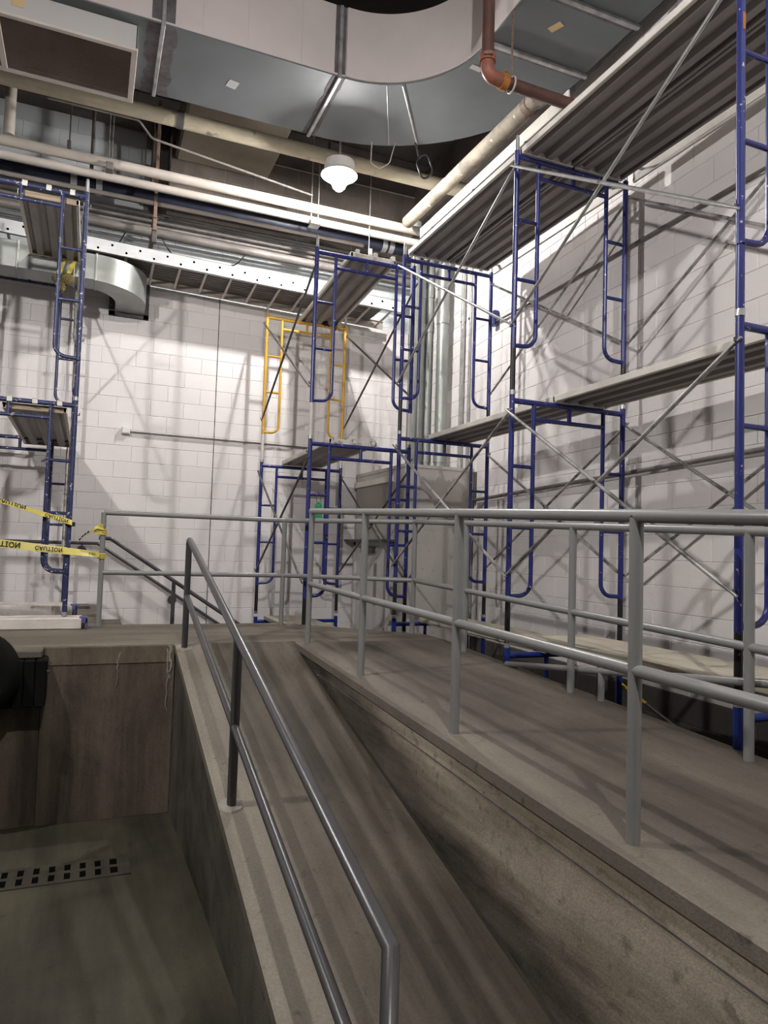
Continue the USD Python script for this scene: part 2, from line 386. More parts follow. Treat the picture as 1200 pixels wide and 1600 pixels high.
solo('floor', box(-7.2, 5.2, -6.2, 9.7, ZF - 0.15, ZF), 'floor', kind='structure')
solo('ceiling', box(-7.2, 5.2, -6.2, 9.7, 5.6, 5.75), 'ceiling', kind='structure')
solo('wall_left', box(-7.2, -7.0, -6.0, 9.6, ZF, 5.6), 'floor', kind='structure')
solo('wall_front', box(-7.0, 5.0, -6.2, -6.0, ZF, 5.6), 'floor', kind='structure')

def block_mesh(u0, u1, z0, z1, place, d=0.02):
    """One wall block: a slab whose front edges are eased back to the joint."""
    e = 0.004
    out = []
    for w, du in ((0.0, 0.0), (d - e, 0.0), (d, e)):
        for u, z in ((u0 + du, z0 + du), (u1 - du, z0 + du), (u1 - du, z1 - du), (u0 + du, z1 - du)):
            out.append(place(u, z, w))
    f = []
    for k in range(2):
        for i in range(4):
            j = (i + 1) % 4
            f += [(4 * k + i, 4 * k + j, 4 * k + 4 + j), (4 * k + i, 4 * k + 4 + j, 4 * k + 4 + i)]
    f += [(8, 9, 10), (8, 10, 11)]
    return np.array(out), np.array(f)

def block_wall(t, place, flip, u_lo, u_hi, u_ref, z_lo, z_hi, see, paint):
    """Running-bond blocks from u_lo to u_hi; those that SEE() picks are parts, the rest one joined part."""
    CH, BW, J = 0.2032, 0.4064, 0.0022
    far, count = {}, 0
    row, z = 0, z_lo
    while z < z_hi - 0.02:
        z1 = min(z + CH, z_hi)
        off = u_ref + (BW / 2 if row % 2 else 0)
        cuts = [off + BW * k for k in range(-40, 41)] + [u_ref]
        cuts = sorted({round(min(max(c, u_lo), u_hi), 4) for c in cuts})
        for a, b in zip(cuts, cuts[1:]):
            if b - a < 0.03:
                continue
            mesh = block_mesh(a + J / 2, b - J / 2, z + J / 2, z1 - J / 2, place, 0.0055 + rng.uniform(-0.001, 0.001))
            if flip:
                mesh = (mesh[0], mesh[1][:, ::-1])
            m = paint((a + b) / 2, (z + z1) / 2)
            if see((a + b) / 2, (z + z1) / 2) and count < 300:
                t.part('block', mesh, m, smooth=False); count += 1
            else:
                far.setdefault(m, []).append(mesh)
        z, row = z1, row + 1
    for m, ms in far.items():
        t.part('distant_blockwork', join(*ms), m, smooth=False, kind='stuff')

wb = Thing('wall_back', loc=(0, BACK, 0), kind='structure')
wb.part('backing', box(-7.0, 5.0, BACK, BACK + 0.15, ZF, 5.6), 'mortar')
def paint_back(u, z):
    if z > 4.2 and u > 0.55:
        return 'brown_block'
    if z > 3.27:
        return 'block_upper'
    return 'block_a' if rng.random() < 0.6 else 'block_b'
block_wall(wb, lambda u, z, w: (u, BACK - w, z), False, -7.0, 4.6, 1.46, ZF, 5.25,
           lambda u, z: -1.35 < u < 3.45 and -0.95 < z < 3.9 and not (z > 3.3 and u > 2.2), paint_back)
wb.part('control_joint', box(1.455, 1.465, BACK - 0.009, BACK - 0.004, ZF, 3.4, 0.001), 'duct_stain')

wr = Thing('wall_right', loc=(4.3, 5.5, 0), kind='structure')
wr.part('backing', prism([(wallx(-6.0), -6.0), (5.2, -6.0), (5.2, BACK), (wallx(BACK), BACK)], ZF, 5.6), 'mortar')
nx = np.array([1, -0.06]) / math.hypot(1, 0.06)
block_wall(wr, lambda u, z, w: (wallx(u) - w * nx[0], u - w * nx[1], z), False, -6.0, BACK - 0.03, 5.5, ZF, 5.25,
           lambda u, z: 2.2 < u < 7.8 and -1.0 < z < 3.2, lambda u, z: 'dark_block' if z < -0.95 else ('block_a' if rng.random() < 0.5 else 'block_b'))

solo('trim_1', box(-7.0, 4.5, 9.12, 9.42, 5.24, 5.6, 0.02), 'beam', kind='structure')
solo('trim_2', box(4.09, 4.2, 4.3, 9.1, 4.62, 5.3, 0.02), 'beam', kind='structure')

# landing, ramps and the sunken dock
la = Thing('landing', loc=(0, 5.73, ZL), kind='structure')
la.part('slab', prism([(-7.0, 5.73), (1.605, 5.73), (1.605, 5.66), (2.95, 5.66), (2.95, 6.05), (1.86, 7.14), (0.14, 7.14), (0.14, 9.42), (-7.0, 9.42)], ZF, ZL), 'landing', smooth=False)
la.part('dock_lip', box(-7.0, -0.26, 5.55, 5.735, ZL - 0.055, ZL - 0.001, 0.008), 'landing')
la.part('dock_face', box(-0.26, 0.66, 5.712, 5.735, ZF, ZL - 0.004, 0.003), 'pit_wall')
la.part('coping_band', box(-0.24, 0.655, 5.706, 5.72, ZL - 0.135, ZL - 0.003, 0.004), 'pit_coping')
for x0, w0, z1, z0_ in ((0.625, 0.030, ZL - 0.004, ZL - 0.26), (0.605, 0.012, ZL - 0.03, ZL - 0.5), (0.25, 0.007, ZL - 0.05, ZL - 0.30)):
    zz = np.linspace(z1, z0_, 12)
    ww = w0 * (0.55 + 0.9 * rng.random(12)) * np.linspace(1, 0.25, 12)
    xx = x0 + 0.006 * rng.normal(size=12)
    v, f = prism([(a - b / 2, z) for a, b, z in zip(xx, ww, zz)] + [(a + b / 2, z) for a, b, z in list(zip(xx, ww, zz))[::-1]], 5.703, 5.711)
    la.part('lime_streak', fix((v[:, [0, 2, 1]], f)), 'grout', smooth=False)
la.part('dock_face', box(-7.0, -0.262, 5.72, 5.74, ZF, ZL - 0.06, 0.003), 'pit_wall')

# the dock floor falls gently towards the dock face
def pit_z(y):
    return ZF + 0.05 * (5.73 - y)
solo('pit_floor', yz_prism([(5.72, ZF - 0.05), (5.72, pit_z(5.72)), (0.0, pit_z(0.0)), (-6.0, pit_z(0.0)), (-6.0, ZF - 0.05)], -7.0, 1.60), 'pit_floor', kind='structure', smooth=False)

rp = Thing('ramp', loc=(0.66, 5.73, ZL), kind='structure')
def ramp_z(y):
    return ZL - 0.24 * (5.73 - y)
KX = 0.655
def strip(x0, x1, y0, y1, zf, dz=0.0, n=1):
    """A thin slab that follows a slope between y0 and y1 (zf gives the height)."""
    v, f = prism([(x0, y0), (x1, y0), (x1, y1), (x0, y1)], [zf(y0) + dz - 0.05] * 2 + [zf(y1) + dz - 0.05] * 2, [zf(y0) + dz] * 2 + [zf(y1) + dz] * 2)
    return v, f
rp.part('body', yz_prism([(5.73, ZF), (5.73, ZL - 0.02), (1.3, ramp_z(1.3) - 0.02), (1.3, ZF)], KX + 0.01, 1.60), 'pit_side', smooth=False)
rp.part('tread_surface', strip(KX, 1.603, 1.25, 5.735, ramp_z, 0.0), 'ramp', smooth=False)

rs = Thing('ramp', loc=(1.605, 5.66, ZL), kind='structure')
def side_z(y):
    return ZL + 0.0418 * (y - 5.66)
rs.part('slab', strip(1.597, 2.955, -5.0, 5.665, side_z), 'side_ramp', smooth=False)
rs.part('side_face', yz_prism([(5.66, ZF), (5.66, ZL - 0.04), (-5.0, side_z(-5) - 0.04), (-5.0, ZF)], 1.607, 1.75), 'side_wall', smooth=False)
fl = strip(1.6045, 1.62, -5.0, 5.1, side_z, -0.125)
fl[0][:, 2] = np.where(np.arange(len(fl[0])) < 4, fl[0][:, 2] + 0.045, fl[0][:, 2])
rs.part('form_line', fl, 'duct_stain', smooth=False)
rs.part('base_joint', strip(1.586, 1.604, 1.3, 5.5, ramp_z, 0.0015), 'joint_dirt', smooth=False)
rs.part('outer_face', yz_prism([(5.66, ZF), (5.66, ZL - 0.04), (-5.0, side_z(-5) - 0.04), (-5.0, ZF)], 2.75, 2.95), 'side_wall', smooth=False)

st = Thing('stair', loc=(0.14, 8.3, ZL), kind='structure')
for k in range(6):
    st.part('step', box(0.142 + 0.27 * k, 0.142 + 0.27 * (k + 1) - 0.002, 7.16, 9.41, ZF, ZL - 0.181 * (k + 1), 0.006), 'landing')

# the closet in the corner with its door
cl = Thing('closet', 'grey concrete block closet under the corner ducts', 'closet', (4.0, 8.6, ZF), kind='structure')
cl.part('front_wall', prism([(3.6, 7.751), (wallx(7.75) - 0.03, 7.751), (wallx(7.9) - 0.03, 7.9), (3.6, 7.9)], ZF, 1.02), 'render', smooth=False)
cl.part('side_wall', prism([(3.47, 7.75), (3.6, 7.75), (3.6, 9.42), (3.47, 9.42)], ZF, 1.02), 'render', smooth=False)
cl.part('roof', prism([(3.46, 7.74), (wallx(7.75) - 0.03, 7.74), (wallx(9.4) - 0.03, 9.42), (3.46, 9.42)], 1.0, 1.04), 'render', smooth=False)
cl.part('lintel_beam', box(3.435, 3.475, 8.1, 9.42, 0.845, 0.925, 0.006), 'plank_edge')
cl.part('corner_strip', box(4.40, 4.43, 7.70, 7.745, 0.62, 1.0, 0.004), 'dark_steel')
dr = Thing('door_1', loc=(3.45, 8.6, ZF), kind='structure')
dr.part('leaf', box(3.44, 3.47, 8.05, 9.25, ZF + 0.01, 0.04, 0.004), 'door_paint')
dr.part('vision_panel', box(3.432, 3.442, 8.50, 8.58, -0.72, -0.18, 0.003), 'tan_duct')
dr.part('frame', join(box(3.42, 3.475, 7.98, 8.05, ZF, 0.1), box(3.42, 3.475, 9.25, 9.33, ZF, 0.1), box(3.42, 3.475, 7.98, 9.33, 0.04, 0.1)), 'door_paint')
dr.part('canopy', box(3.30, 3.47, 8.0, 9.4, 0.095, 0.125, 0.004), 'dark_steel')
dr.part('closer', box(3.38, 3.44, 8.55, 8.95, -0.05, 0.03, 0.008), 'dark_steel')

# ------------------------------------------------------------------ lamps
def lamp(loc, label, k):
    x, y, z = loc
    t = Thing('pendant_lamp', label, 'lamp', (x, y, z))
    t.part('stem', tube([(x, y, z + 0.16), (x, y, 5.6)], 0.012, 8), 'galv')
    t.part('housing', lathe([(0.0, 0.17), (0.10, 0.168), (0.168, 0.14), (0.176, 0.03), (0.206, 0.0), (0.206, -0.012), (0.198, -0.012), (0.17, 0.02), (0.0, 0.02)], loc), 'lamp_body')
    t.part('bulb', lathe([(0.0, 0.0), (0.03, -0.012), (0.046, -0.045), (0.046, -0.075), (0.03, -0.108), (0.0, -0.12)], loc, 16), f'bulb_{k}')
    t.part('globe', lathe([(0.0, 0.01), (0.19, 0.0), (0.193, -0.012), (0.17, -0.035), (0.12, -0.07), (0.09, -0.10), (0.07, -0.15), (0.04, -0.18), (0.0, -0.187)], loc), 'globe', label='glowing white glass globe')
    return t
lamp(LAMPS[0], 'lit pendant lamp with blazing white globe below the big duct', 0)
lamp(LAMPS[1], 'pendant lamp out of view on the left side of the hall', 1)
lamp(LAMPS[2], 'pendant lamp out of view behind the ramps', 2)

# ------------------------------------------------------------------ railings
RR = 0.0235
def rail_thing(label, loc, m, posts, rails, end=None):
    t = Thing('pipe_railing', label, 'railing', loc)
    for (x, y, z0, z1) in posts:
        t.part('post', tube([(x, y, z0 - 0.01), (x, y, z1)], RR, 16), m)
    for n, (pts, bend) in zip(['top_rail', 'mid_rail', 'mid_rail', 'mid_rail', 'mid_rail'], rails):
        t.part(n, tube(pts, RR if n == 'top_rail' else RR * 0.93, 16, bend), m)
    return t

def rt(y):
    return 0.06 + 0.0422 * y
t = rail_thing('thick grey pipe guard rail along the near side of the wheelchair ramp', (1.71, 1.88, side_z(1.88)), 'rail',
    [(1.70, y, side_z(y) if y < 5.66 else ZL, rt(y)) for y in (5.655, 4.42, 3.12, 1.88, 0.62, -0.65)],
    [([(1.70, 5.68, rt(5.68)), (1.70, -1.2, rt(-1.2))], 0), ([(1.70, 5.655, -0.30), (1.70, -1.2, -0.437)], 0)])
def ot(y):
    return 0.05 + 0.0368 * y
t = rail_thing('grey pipe guard rail across the landing and down the far side of the ramp', (2.85, 3.7, side_z(3.7)), 'rail',
    [(0.122, 7.05, ZL, 0.262), (1.82, 7.0, ZL, 0.262)] + [(2.85, y, side_z(y) if y < 5.66 else ZL, ot(y)) for y in (6.1, 5.1, 3.72, 2.41, 1.1, -0.2)],
    [([(0.122, 7.05, 0.262), (1.82, 7.0, 0.262), (2.85, 6.1, 0.272), (2.85, -1.0, ot(-1.0))], 0.05),
     ([(0.122, 7.05, -0.29), (1.82, 7.0, -0.29), (2.85, 6.1, -0.28), (2.85, -1.0, -0.51)], 0.05)])
def lt(y):
    return 0.03 - 0.245 * (5.63 - y)
t = rail_thing('dark grey handrail sloping down the kerb of the steep middle ramp', (0.72, 3.6, ramp_z(3.6)), 'rail_dark',
    [(0.72, 3.60, ramp_z(3.60), lt(3.6))],
    [(fillet([(0.72, 5.65, ramp_z(5.65) - 0.01), (0.72, 5.65, 0.035), (0.72, 1.61, lt(1.61))], 0.04) + [np.array((0.72, 1.61, lt(1.61) - 0.9))], 0),
     ([(0.72, 5.64, lt(5.64) - 0.44), (0.72, 1.61, lt(1.61) - 0.44)], 0)])
for y in (5.65, 3.60):
    v = lathe([(0.0, 0.006), (0.058, 0.006), (0.066, 0.0)], (0, 0, 0), 18)
    a = math.atan(0.24)
    t.part('grout_pad', xf(v, rx(a), (0.72, y, ramp_z(y) + 0.001)), 'grout', smooth=False)

t = Thing('pipe_railing', 'thin grey handrail pipe on a post leading down the sunken stair', 'railing', (0.87, 7.9, -1.3))
t.part('top_rail', tube([(0.10, 7.9, 0.03), (0.215, 7.9, 0.025), (1.95, 7.9, -1.12)], 0.021, 12, 0.04), 'rail_dark')
t.part('post', tube([(0.866, 7.9, -1.32), (0.866, 7.9, -0.41)], 0.021, 12), 'rail_dark')
t.part('post', tube([(1.75, 7.9, -1.86), (1.75, 7.9, -0.99)], 0.021, 12), 'rail_dark')
t = Thing('wall_handrail', 'thin grey handrail bracketed to the back wall above the sunken stair', 'railing', (0.9, 9.33, -0.5))
t.part('handrail', tube([(-0.9, 9.34, -0.035), (0.11, 9.34, -0.035), (1.95, 9.34, -1.255)], 0.02, 12, 0.04), 'rail_dark')
for x, z in ((-0.07, -0.1), (1.02, -0.70)):
    b = t.part('bracket', tube([(x, BACK - 0.02, z - 0.02), (x, 9.36, z - 0.02), (x, 9.34, z + 0.05)], 0.009, 8, 0.02), 'rail_dark')
    t.part('escutcheon', xf(lathe([(0, 0.012), (0.045, 0.012), (0.055, 0.0)], (0, 0, 0), 18), rx(math.pi / 2), (x, BACK - 0.02, z - 0.02)), 'rail_dark', under=b)
t = Thing('pipe_railing', 'low grey pipe sloping beside the outer edge of the ramp on a short post', 'railing', (2.906, 3.5, side_z(3.5)))
t.part('top_rail', tube([(2.906, 4.55, -0.818), (2.906, 3.73, -0.722), (2.906, 1.6, -0.47)], 0.021, 14), 'rail')
t.part('post', tube([(2.906, 3.50, side_z(3.5) - 0.01), (2.906, 3.50, -0.70)], 0.021, 14), 'rail')

# ------------------------------------------------------------------ scaffolding
W, H, TR, IR = 1.07, 1.93, 0.0215, 0.017
def make_frame(label, loc, paint, leg, group=None, pin='galv', scale=None):
    t = Thing('scaffolding', label, 'scaffold frame', loc, 0, group)
    P = lambda n, mesh, m, **k: t.part(n, mesh, m, local=True, **k)
    for x in (0, W):
        P('post', tube([(x, 0, 0.36), (x, 0, H)], TR, 12), paint)
        P('leg', tube([(x, 0, 0.0), (x, 0, 0.37)], TR * (0.97 if leg != paint else 1), 12), leg)
        P('collar', tube([(x, 0, 0.0), (x, 0, 0.035)], TR + 0.003, 12), 'galv')
        P('coupling_pin', tube([(x, 0, H - 0.01), (x, 0, H + 0.10), (x, 0, H + 0.125)], [0.016, 0.016, 0.011], 10), pin)
    P('top_bar', tube([(0, 0, H - 0.045), (W, 0, H - 0.045)], TR, 12), paint)
    P('lower_bar', tube([(0.2, 0, H - 0.175), (W - 0.2, 0, H - 0.175)], IR, 10), paint)
    P('spacer', tube([(W / 2, 0, H - 0.175), (W / 2, 0, H - 0.05)], IR, 10), paint)
    for s in (0, 1):
        f = (lambda x: x) if s == 0 else (lambda x: W - x)
        P('inner_leg', tube([(f(0.2), 0, H - 0.05), (f(0.2), 0, 0.395), (f(0.0), 0, 0.385)], IR, 10, 0.12), paint)
        for z in (0.91, 1.38):
            P('rung', tube([(f(0.0), 0, z), (f(0.2), 0, z)], 0.0145, 10), paint)
        for z in (0.55, 1.80):
            P('brace_stud', tube([(f(0.0), 0, z), (f(-0.035), 0, z), (f(-0.035), 0, z + 0.02)], 0.006, 6), 'dark_steel')
    return t

J1, Z0 = 1.22, 1.22 - H                     # joint between the tiers on the right, and its foot
Y1, Y2, Y3, XR = 2.56, 4.63, 6.82, 2.955
GR = 'scaffold frames of the run along the right wall'
fb = make_frame('blue scaffold frame with black legs, upper tier, middle bay by the right wall', (XR, Y2, J1), 'blue', 'black', GR)
fb.copy((XR, Y2, Z0), label='blue scaffold frame with black legs, lower tier, behind the grey ramp rails', group=GR)
fb.copy((XR + 0.02, Y3, J1), label='blue scaffold frame in front of the corner ducts, upper tier, far end of run', group=GR)
fb.copy((XR + 0.02, Y3, Z0), label='blue scaffold frame in front of the grey closet, lower tier, far end of run', group=GR)
fb.copy((XR, Y1, Z0), label='nearest blue scaffold frame at the right edge, lower tier beside the ramp', group=GR)
fbb = make_frame('nearest blue scaffold frame at the right edge, upper tier with orange paint spot', (XR, Y1, J1), 'blue', 'blue', GR)
fbb.part('orange_paint_spot', xf((np.array([(0.0235 * math.sin(a), -0.0235 * math.cos(a), z) for z in (1.48, 1.52, 1.57) for a in (-0.5, -0.15, 0.2)]),
     np.array([(0, 1, 4), (0, 4, 3), (1, 2, 5), (1, 5, 4), (3, 4, 7), (3, 7, 6), (4, 5, 8), (4, 8, 7)]))), 'orange', local=True, label='orange paint spot')
SB, JB = 1.04, 1.11
fw = make_frame('blue scaffold frame on pale legs in front of the yellow one, upper tier', (2.05, 6.98, JB), 'blue', 'white_leg', 'scaffold frames of the corner tower')
fw.x.AddScaleOp().Set(Gf.Vec3f(SB, SB, SB))
fb.copy((2.05, 6.98, JB - H * SB), label='blue scaffold frame carrying the green tag, lower tier behind the landing rail', group='scaffold frames of the corner tower', scale=SB)
fy = make_frame('yellow scaffold frame on pale legs, upper tier against the back wall', (2.0, 8.97, 1.07), 'yellow', 'white_leg', 'scaffold frames of the corner tower')
fb.copy((2.0, 8.97, 1.07 - H), label='blue scaffold frame below the yellow one against the back wall', group='scaffold frames of the corner tower')
GD = 'scaffold frames of the left tower'
fd = make_frame('paint-splashed blue scaffold frame, upper tier, front of the left tower', (-1.235, 6.95, 1.255), 'blue_worn', 'blue_worn', GD)
fd.copy((-1.235, 6.95, 1.255 - H), label='paint-splashed blue scaffold frame, lower tier, front of left tower, crossed by yellow tape', group=GD)
fd.copy((-1.305, 9.0, 1.19), label='blue scaffold frame, upper tier, rear of left tower below the galvanised duct', group=GD)
fd.copy((-1.305, 9.0, 1.19 - H), label='blue scaffold frame, lower tier, rear of left tower close to back wall', group=GD)

# short base frames standing on the lower floor
def make_base(label, loc, h, group):
    t = Thing('base_scaffolding', label, 'scaffold frame', loc, 0, group)
    P = lambda n, mesh, m: t.part(n, mesh, m, local=True)
    for x in (0, W):
        P('post', tube([(x, 0, 0.03), (x, 0, h)], 0.024, 12), 'bright_blue')
        P('base_plate', box(x - 0.06, x + 0.06, -0.06, 0.06, 0, 0.01), 'bright_blue')
        P('base_screw', tube([(x, 0, 0.005), (x, 0, 0.06)], 0.017, 10), 'galv')
    P('top_bar', tube([(0, 0, h - 0.06), (W, 0, h - 0.06)], 0.022, 12), 'bright_blue')
    P('lower_bar', tube([(0, 0, h - 0.52), (W, 0, h - 0.52)], 0.02, 12), 'bright_blue')
    for x in (0.36, W - 0.2):
        P('inner_post', tube([(x, 0, h - 0.52), (x, 0, h - 0.06)], 0.018, 10), 'bright_blue')
    return t
GB = 'bright blue base frames under the scaffolding'
b0 = make_base('bright blue base frame under the middle bay of the right-hand scaffold', (XR, Y2, ZF), Z0 - ZF, GB)
b0.copy((XR, Y1, ZF), label='bright blue base frame beside the ramp at the right edge', group=GB)
b0.copy((XR + 0.02, Y3, ZF), label='bright blue base frame at the closet under the far end of the right run', group=GB)
b1 = make_base('bright blue base frame behind the landing rail, end of the pale base plank', (2.05, 6.98, ZF), JB - H * SB - ZF, GB)
b1.copy((2.0, 8.97, ZF), label='bright blue base frame at the back wall below the yellow scaffold frame', group=GB)

def cross_brace(label, x, ya, yb, z0a, z0b, m='brace', group=None, zl=0.55, zh=1.80, xo=-0.03, xb=None, tips=None):
    xb = x if xb is None else xb
    t = Thing('cross_brace', label, 'brace', (x, (ya + yb) / 2, (z0a + z0b) / 2 + zl), 0, group)
    for s, (za, zb) in zip((-1, 1), ((z0a + zl, z0b + zh), (z0a + zh, z0b + zl))):
        o = xo + 0.011 * s
        A, B = np.array((x + o, ya, za)), np.array((xb + o, yb, zb))
        d = (B - A) / np.linalg.norm(B - A)
        bpath = t.part('bar', tube([A - d * 0.03, A + d * 0.05, A + d * 0.09, B - d * 0.09, B - d * 0.05, B + d * 0.03], [0.008, 0.009, 0.0125, 0.0125, 0.009, 0.008], 10), m)
        if tips:
            t.part('yellow_tip', tube([A - d * 0.035, A + d * 0.3], 0.0145, 10), tips, under=bpath)
            t.part('yellow_tip', tube([B + d * 0.035, B - d * 0.3], 0.0145, 10), tips, under=bpath)
    c = np.array(((x + xb) / 2 + xo, (ya + yb) / 2, (z0a + z0b) / 2 + (zl + zh) / 2))
    t.part('pivot', tube([c - (0.026, 0, 0), c + (0.026, 0, 0)], 0.009, 8), 'dark_steel')
    return t
GC = 'cross braces of the right-hand scaffold'
cross_brace('bright steel cross brace on the room side, upper tier, near bay at right', XR, Y1, Y2, J1, J1, 'galv', GC)
cross_brace('steel cross brace on the room side, upper tier, far bay toward the corner', XR, Y2, Y3, J1, J1, 'galv', GC)
cross_brace('mottled cross brace on the room side, lower tier, near bay above the ramp rail', XR, Y1, Y2, Z0, Z0, 'brace', GC)
cross_brace('mottled cross brace on the room side, lower tier, far bay in front of the closet', XR, Y2, Y3, Z0, Z0, 'brace', GC)
cross_brace('steel cross brace on the wall side, upper tier, near bay at right', XR + W, Y1, Y2, J1, J1, 'brace', GC, xo=0.03)
cross_brace('steel cross brace on the wall side, upper tier, far bay toward the corner', XR + W, Y2, Y3, J1, J1, 'brace', GC, xo=0.03)
cross_brace('grimy cross brace on the wall side, lower tier, near bay below the middle deck', XR + W, Y1, Y2, Z0, Z0, 'brace', GC, xo=0.03)
cross_brace('grimy cross brace on the wall side, lower tier, far bay beside the closet', XR + W, Y2, Y3, Z0, Z0, 'brace', GC, xo=0.03)
cross_brace('dark cross brace with yellow tips between the base frames on the lower floor', XR + W, Y1, Y2, ZF, ZF, 'brace_dark', GC, 0.30, 1.02, xo=0.03, tips='bright_yellow')
cross_brace('dark cross brace with yellow tips between base frames beside the ramp edge', XR, Y1, Y2, ZF, ZF, 'brace_dark', GC, 0.25, 1.06, xo=0.02, tips='bright_yellow')
GT = 'cross braces of the corner tower'
cross_brace('dark cross brace, left side, between the yellow frame and the blue frame', 2.05, 6.98, 8.97, JB, 1.07, 'brace_dark', GT, xb=2.0)
cross_brace('dark cross brace, right side, between the yellow frame and the blue frame', 2.05 + W * SB, 6.98, 8.97, JB, 1.07, 'brace_dark', GT, xb=2.0 + W, xo=0.02)
cross_brace('dark cross brace, left side, lower tier behind the landing rail', 2.05, 6.98, 8.97, JB - H * SB, 1.07 - H, 'brace_dark', GT, xb=2.0)
cross_brace('dark cross brace, right side, lower tier in front of the closet door', 2.05 + W * SB, 6.98, 8.97, JB - H * SB, 1.07 - H, 'brace_dark', GT, xb=2.0 + W, xo=0.02)
GL = 'cross braces of the left tower'
cross_brace('grey cross brace seen edge-on in the left tower, upper tier', -1.235 + W, 6.95, 9.0, 1.255, 1.19, 'brace', GL, xb=-1.305 + W, xo=-0.03)
cross_brace('grey cross brace seen edge-on in the left tower, lower tier', -1.235 + W, 6.95, 9.0, 1.255 - H, 1.19 - H, 'brace', GL, xb=-1.305 + W, xo=-0.03)
cross_brace('cross brace on the outer left side of the left tower, upper tier', -1.235, 6.95, 9.0, 1.255, 1.19, 'brace', GL, xb=-1.305)
cross_brace('cross brace on the outer left side of the left tower, lower tier', -1.235, 6.95, 9.0, 1.255 - H, 1.19 - H, 'brace', GL, xb=-1.305)

# ------------------------------------------------------------------ planks
def plank(label, x0, x1, y0, y1, z, group=None, hooks=True, end='plank_edge', dz=0.0, m='plank', hook_up=0.05, rails=('plank_edge', 'plank_edge')):
    """A ribbed metal scaffold plank, its underside at z, lengthwise along y; DZ lifts the far end."""
    yc = (y0 + y1) / 2
    t = Thing('scaffold_plank', label, 'plank', ((x0 + x1) / 2, yc, z), 0, group)
    def tilt(mesh):
        v, f = mesh
        v = v.copy(); v[:, 2] += dz * (v[:, 1] - y0) / (y1 - y0)
        return v, f
    w = x1 - x0
    t.part('deck', tilt(box(x0 + 0.004, x1 - 0.004, y0 + 0.01, y1 - 0.01, z + 0.040, z + 0.052)), m)
    for x, rm in zip((x0, x1 - 0.03), rails):
        t.part('side_rail', tilt(box(x, x + 0.03, y0, y1, z + 0.006, z + 0.056, 0.004)), rm)
    n = 3
    for k in range(n):
        c = x0 + w * (k + 0.75) / (n + 0.5)
        prof = [(c - 0.052, z + 0.041), (c - 0.028, z + 0.004), (c + 0.028, z + 0.004), (c + 0.052, z + 0.041)]
        v, f = prism(prof, y0 + 0.02, y1 - 0.02)
        t.part('rib', tilt(fix((v[:, [0, 2, 1]], f))), m, smooth=False)
    for y in (y0, y1 - 0.022):
        t.part('end_cap', tilt(box(x0 + 0.004, x1 - 0.004, y, y + 0.022, z, z + 0.054, 0.003)), end)
    if hooks:
        for y, s in ((y0, -1), (y1, 1)):
            for c in (x0 + 0.06, (x0 + x1) / 2, x1 - 0.06):
                top = z + hook_up
                t.part('hook', tilt(join(box(c - 0.022, c + 0.022, min(y, y + s * 0.065), max(y, y + s * 0.065), top + 0.002, top + 0.010, 0.002),
                                         box(c - 0.022, c + 0.022, y + s * 0.057 - 0.004, y + s * 0.057 + 0.004, top - 0.04, top + 0.008, 0.002))), 'plank_edge')
    return t
zt = J1 + H - 0.045 + TR + 0.001
GU, GM = 'planks of the upper deck at right', 'planks of the middle deck at right'
for a, b, w in ((Y1 + 0.0, Y2 - 0.012, 'near'), (Y2 + 0.012, Y3 - 0.06, 'far')):
    plank(f'ribbed grey scaffold plank with cream edge, upper deck, {w} bay, room side', 2.985, 3.472, a, b, zt, GU, rails=('plank_edge', 'plank'))
    plank(f'ribbed grey scaffold plank, upper deck, {w} bay, side next to right wall', 3.480, 3.965, a, b, zt, GU, rails=('plank', 'plank'))
zm = J1 - 0.045 + TR + 0.001
plank('ribbed scaffold plank with cream edge, middle deck, near bay at right', 3.335, 3.845, Y1 - 0.06, Y2 - 0.01, zm, GM)
plank('ribbed scaffold plank with cream edge, middle deck, far bay ending at corner', 3.335, 3.845, Y2 + 0.01, Y3 + 0.05, zm, GM)
GTP = 'planks of the corner tower'
plank('ribbed metal plank sloping over the upper level of the corner tower by the yellow frame', 2.42, 2.95, 6.99, 9.02, JB + H * SB - 0.045 + TR, GTP, dz=-0.14)
plank('ribbed metal plank on the middle level of the corner tower', 2.26, 2.80, 7.02, 8.95, JB - 0.045 + TR, GTP, dz=-0.04)
GDP = 'planks of the left tower'
plank('sooty ribbed plank hooked over the top bar of the left tower', -0.735, -0.225, 6.985, 8.42, 3.058, GDP, end='plank_wood', hook_up=0.105)
plank('ribbed plank with splintered wooden end hooked on middle bar of the left tower', -0.755, -0.235, 6.985, 9.27, 1.135, GDP, end='plank_wood', hook_up=0.095, dz=-0.03)

GTB = 'cream toe boards behind the upper deck'
for a, b, w in ((Y1 + 0.04, Y2 - 0.05, 'near'), (Y2 + 0.06, Y3 - 0.02, 'far')):
    t = Thing('toe_board', f'cream toe board on the wall side of the upper deck, {w} bay', 'toe board', (4.065, (a + b) / 2, 3.13), 0, GTB)
    t.part('panel', box(4.052, 4.078, a, b, 3.125, 3.275, 0.004), 'plank_edge')
    for y in (a + 0.12, b - 0.12):
        t.part('clip', box(3.95, 4.055, y - 0.02, y + 0.02, zt + 0.053, zt + 0.060, 0.002), 'galv')

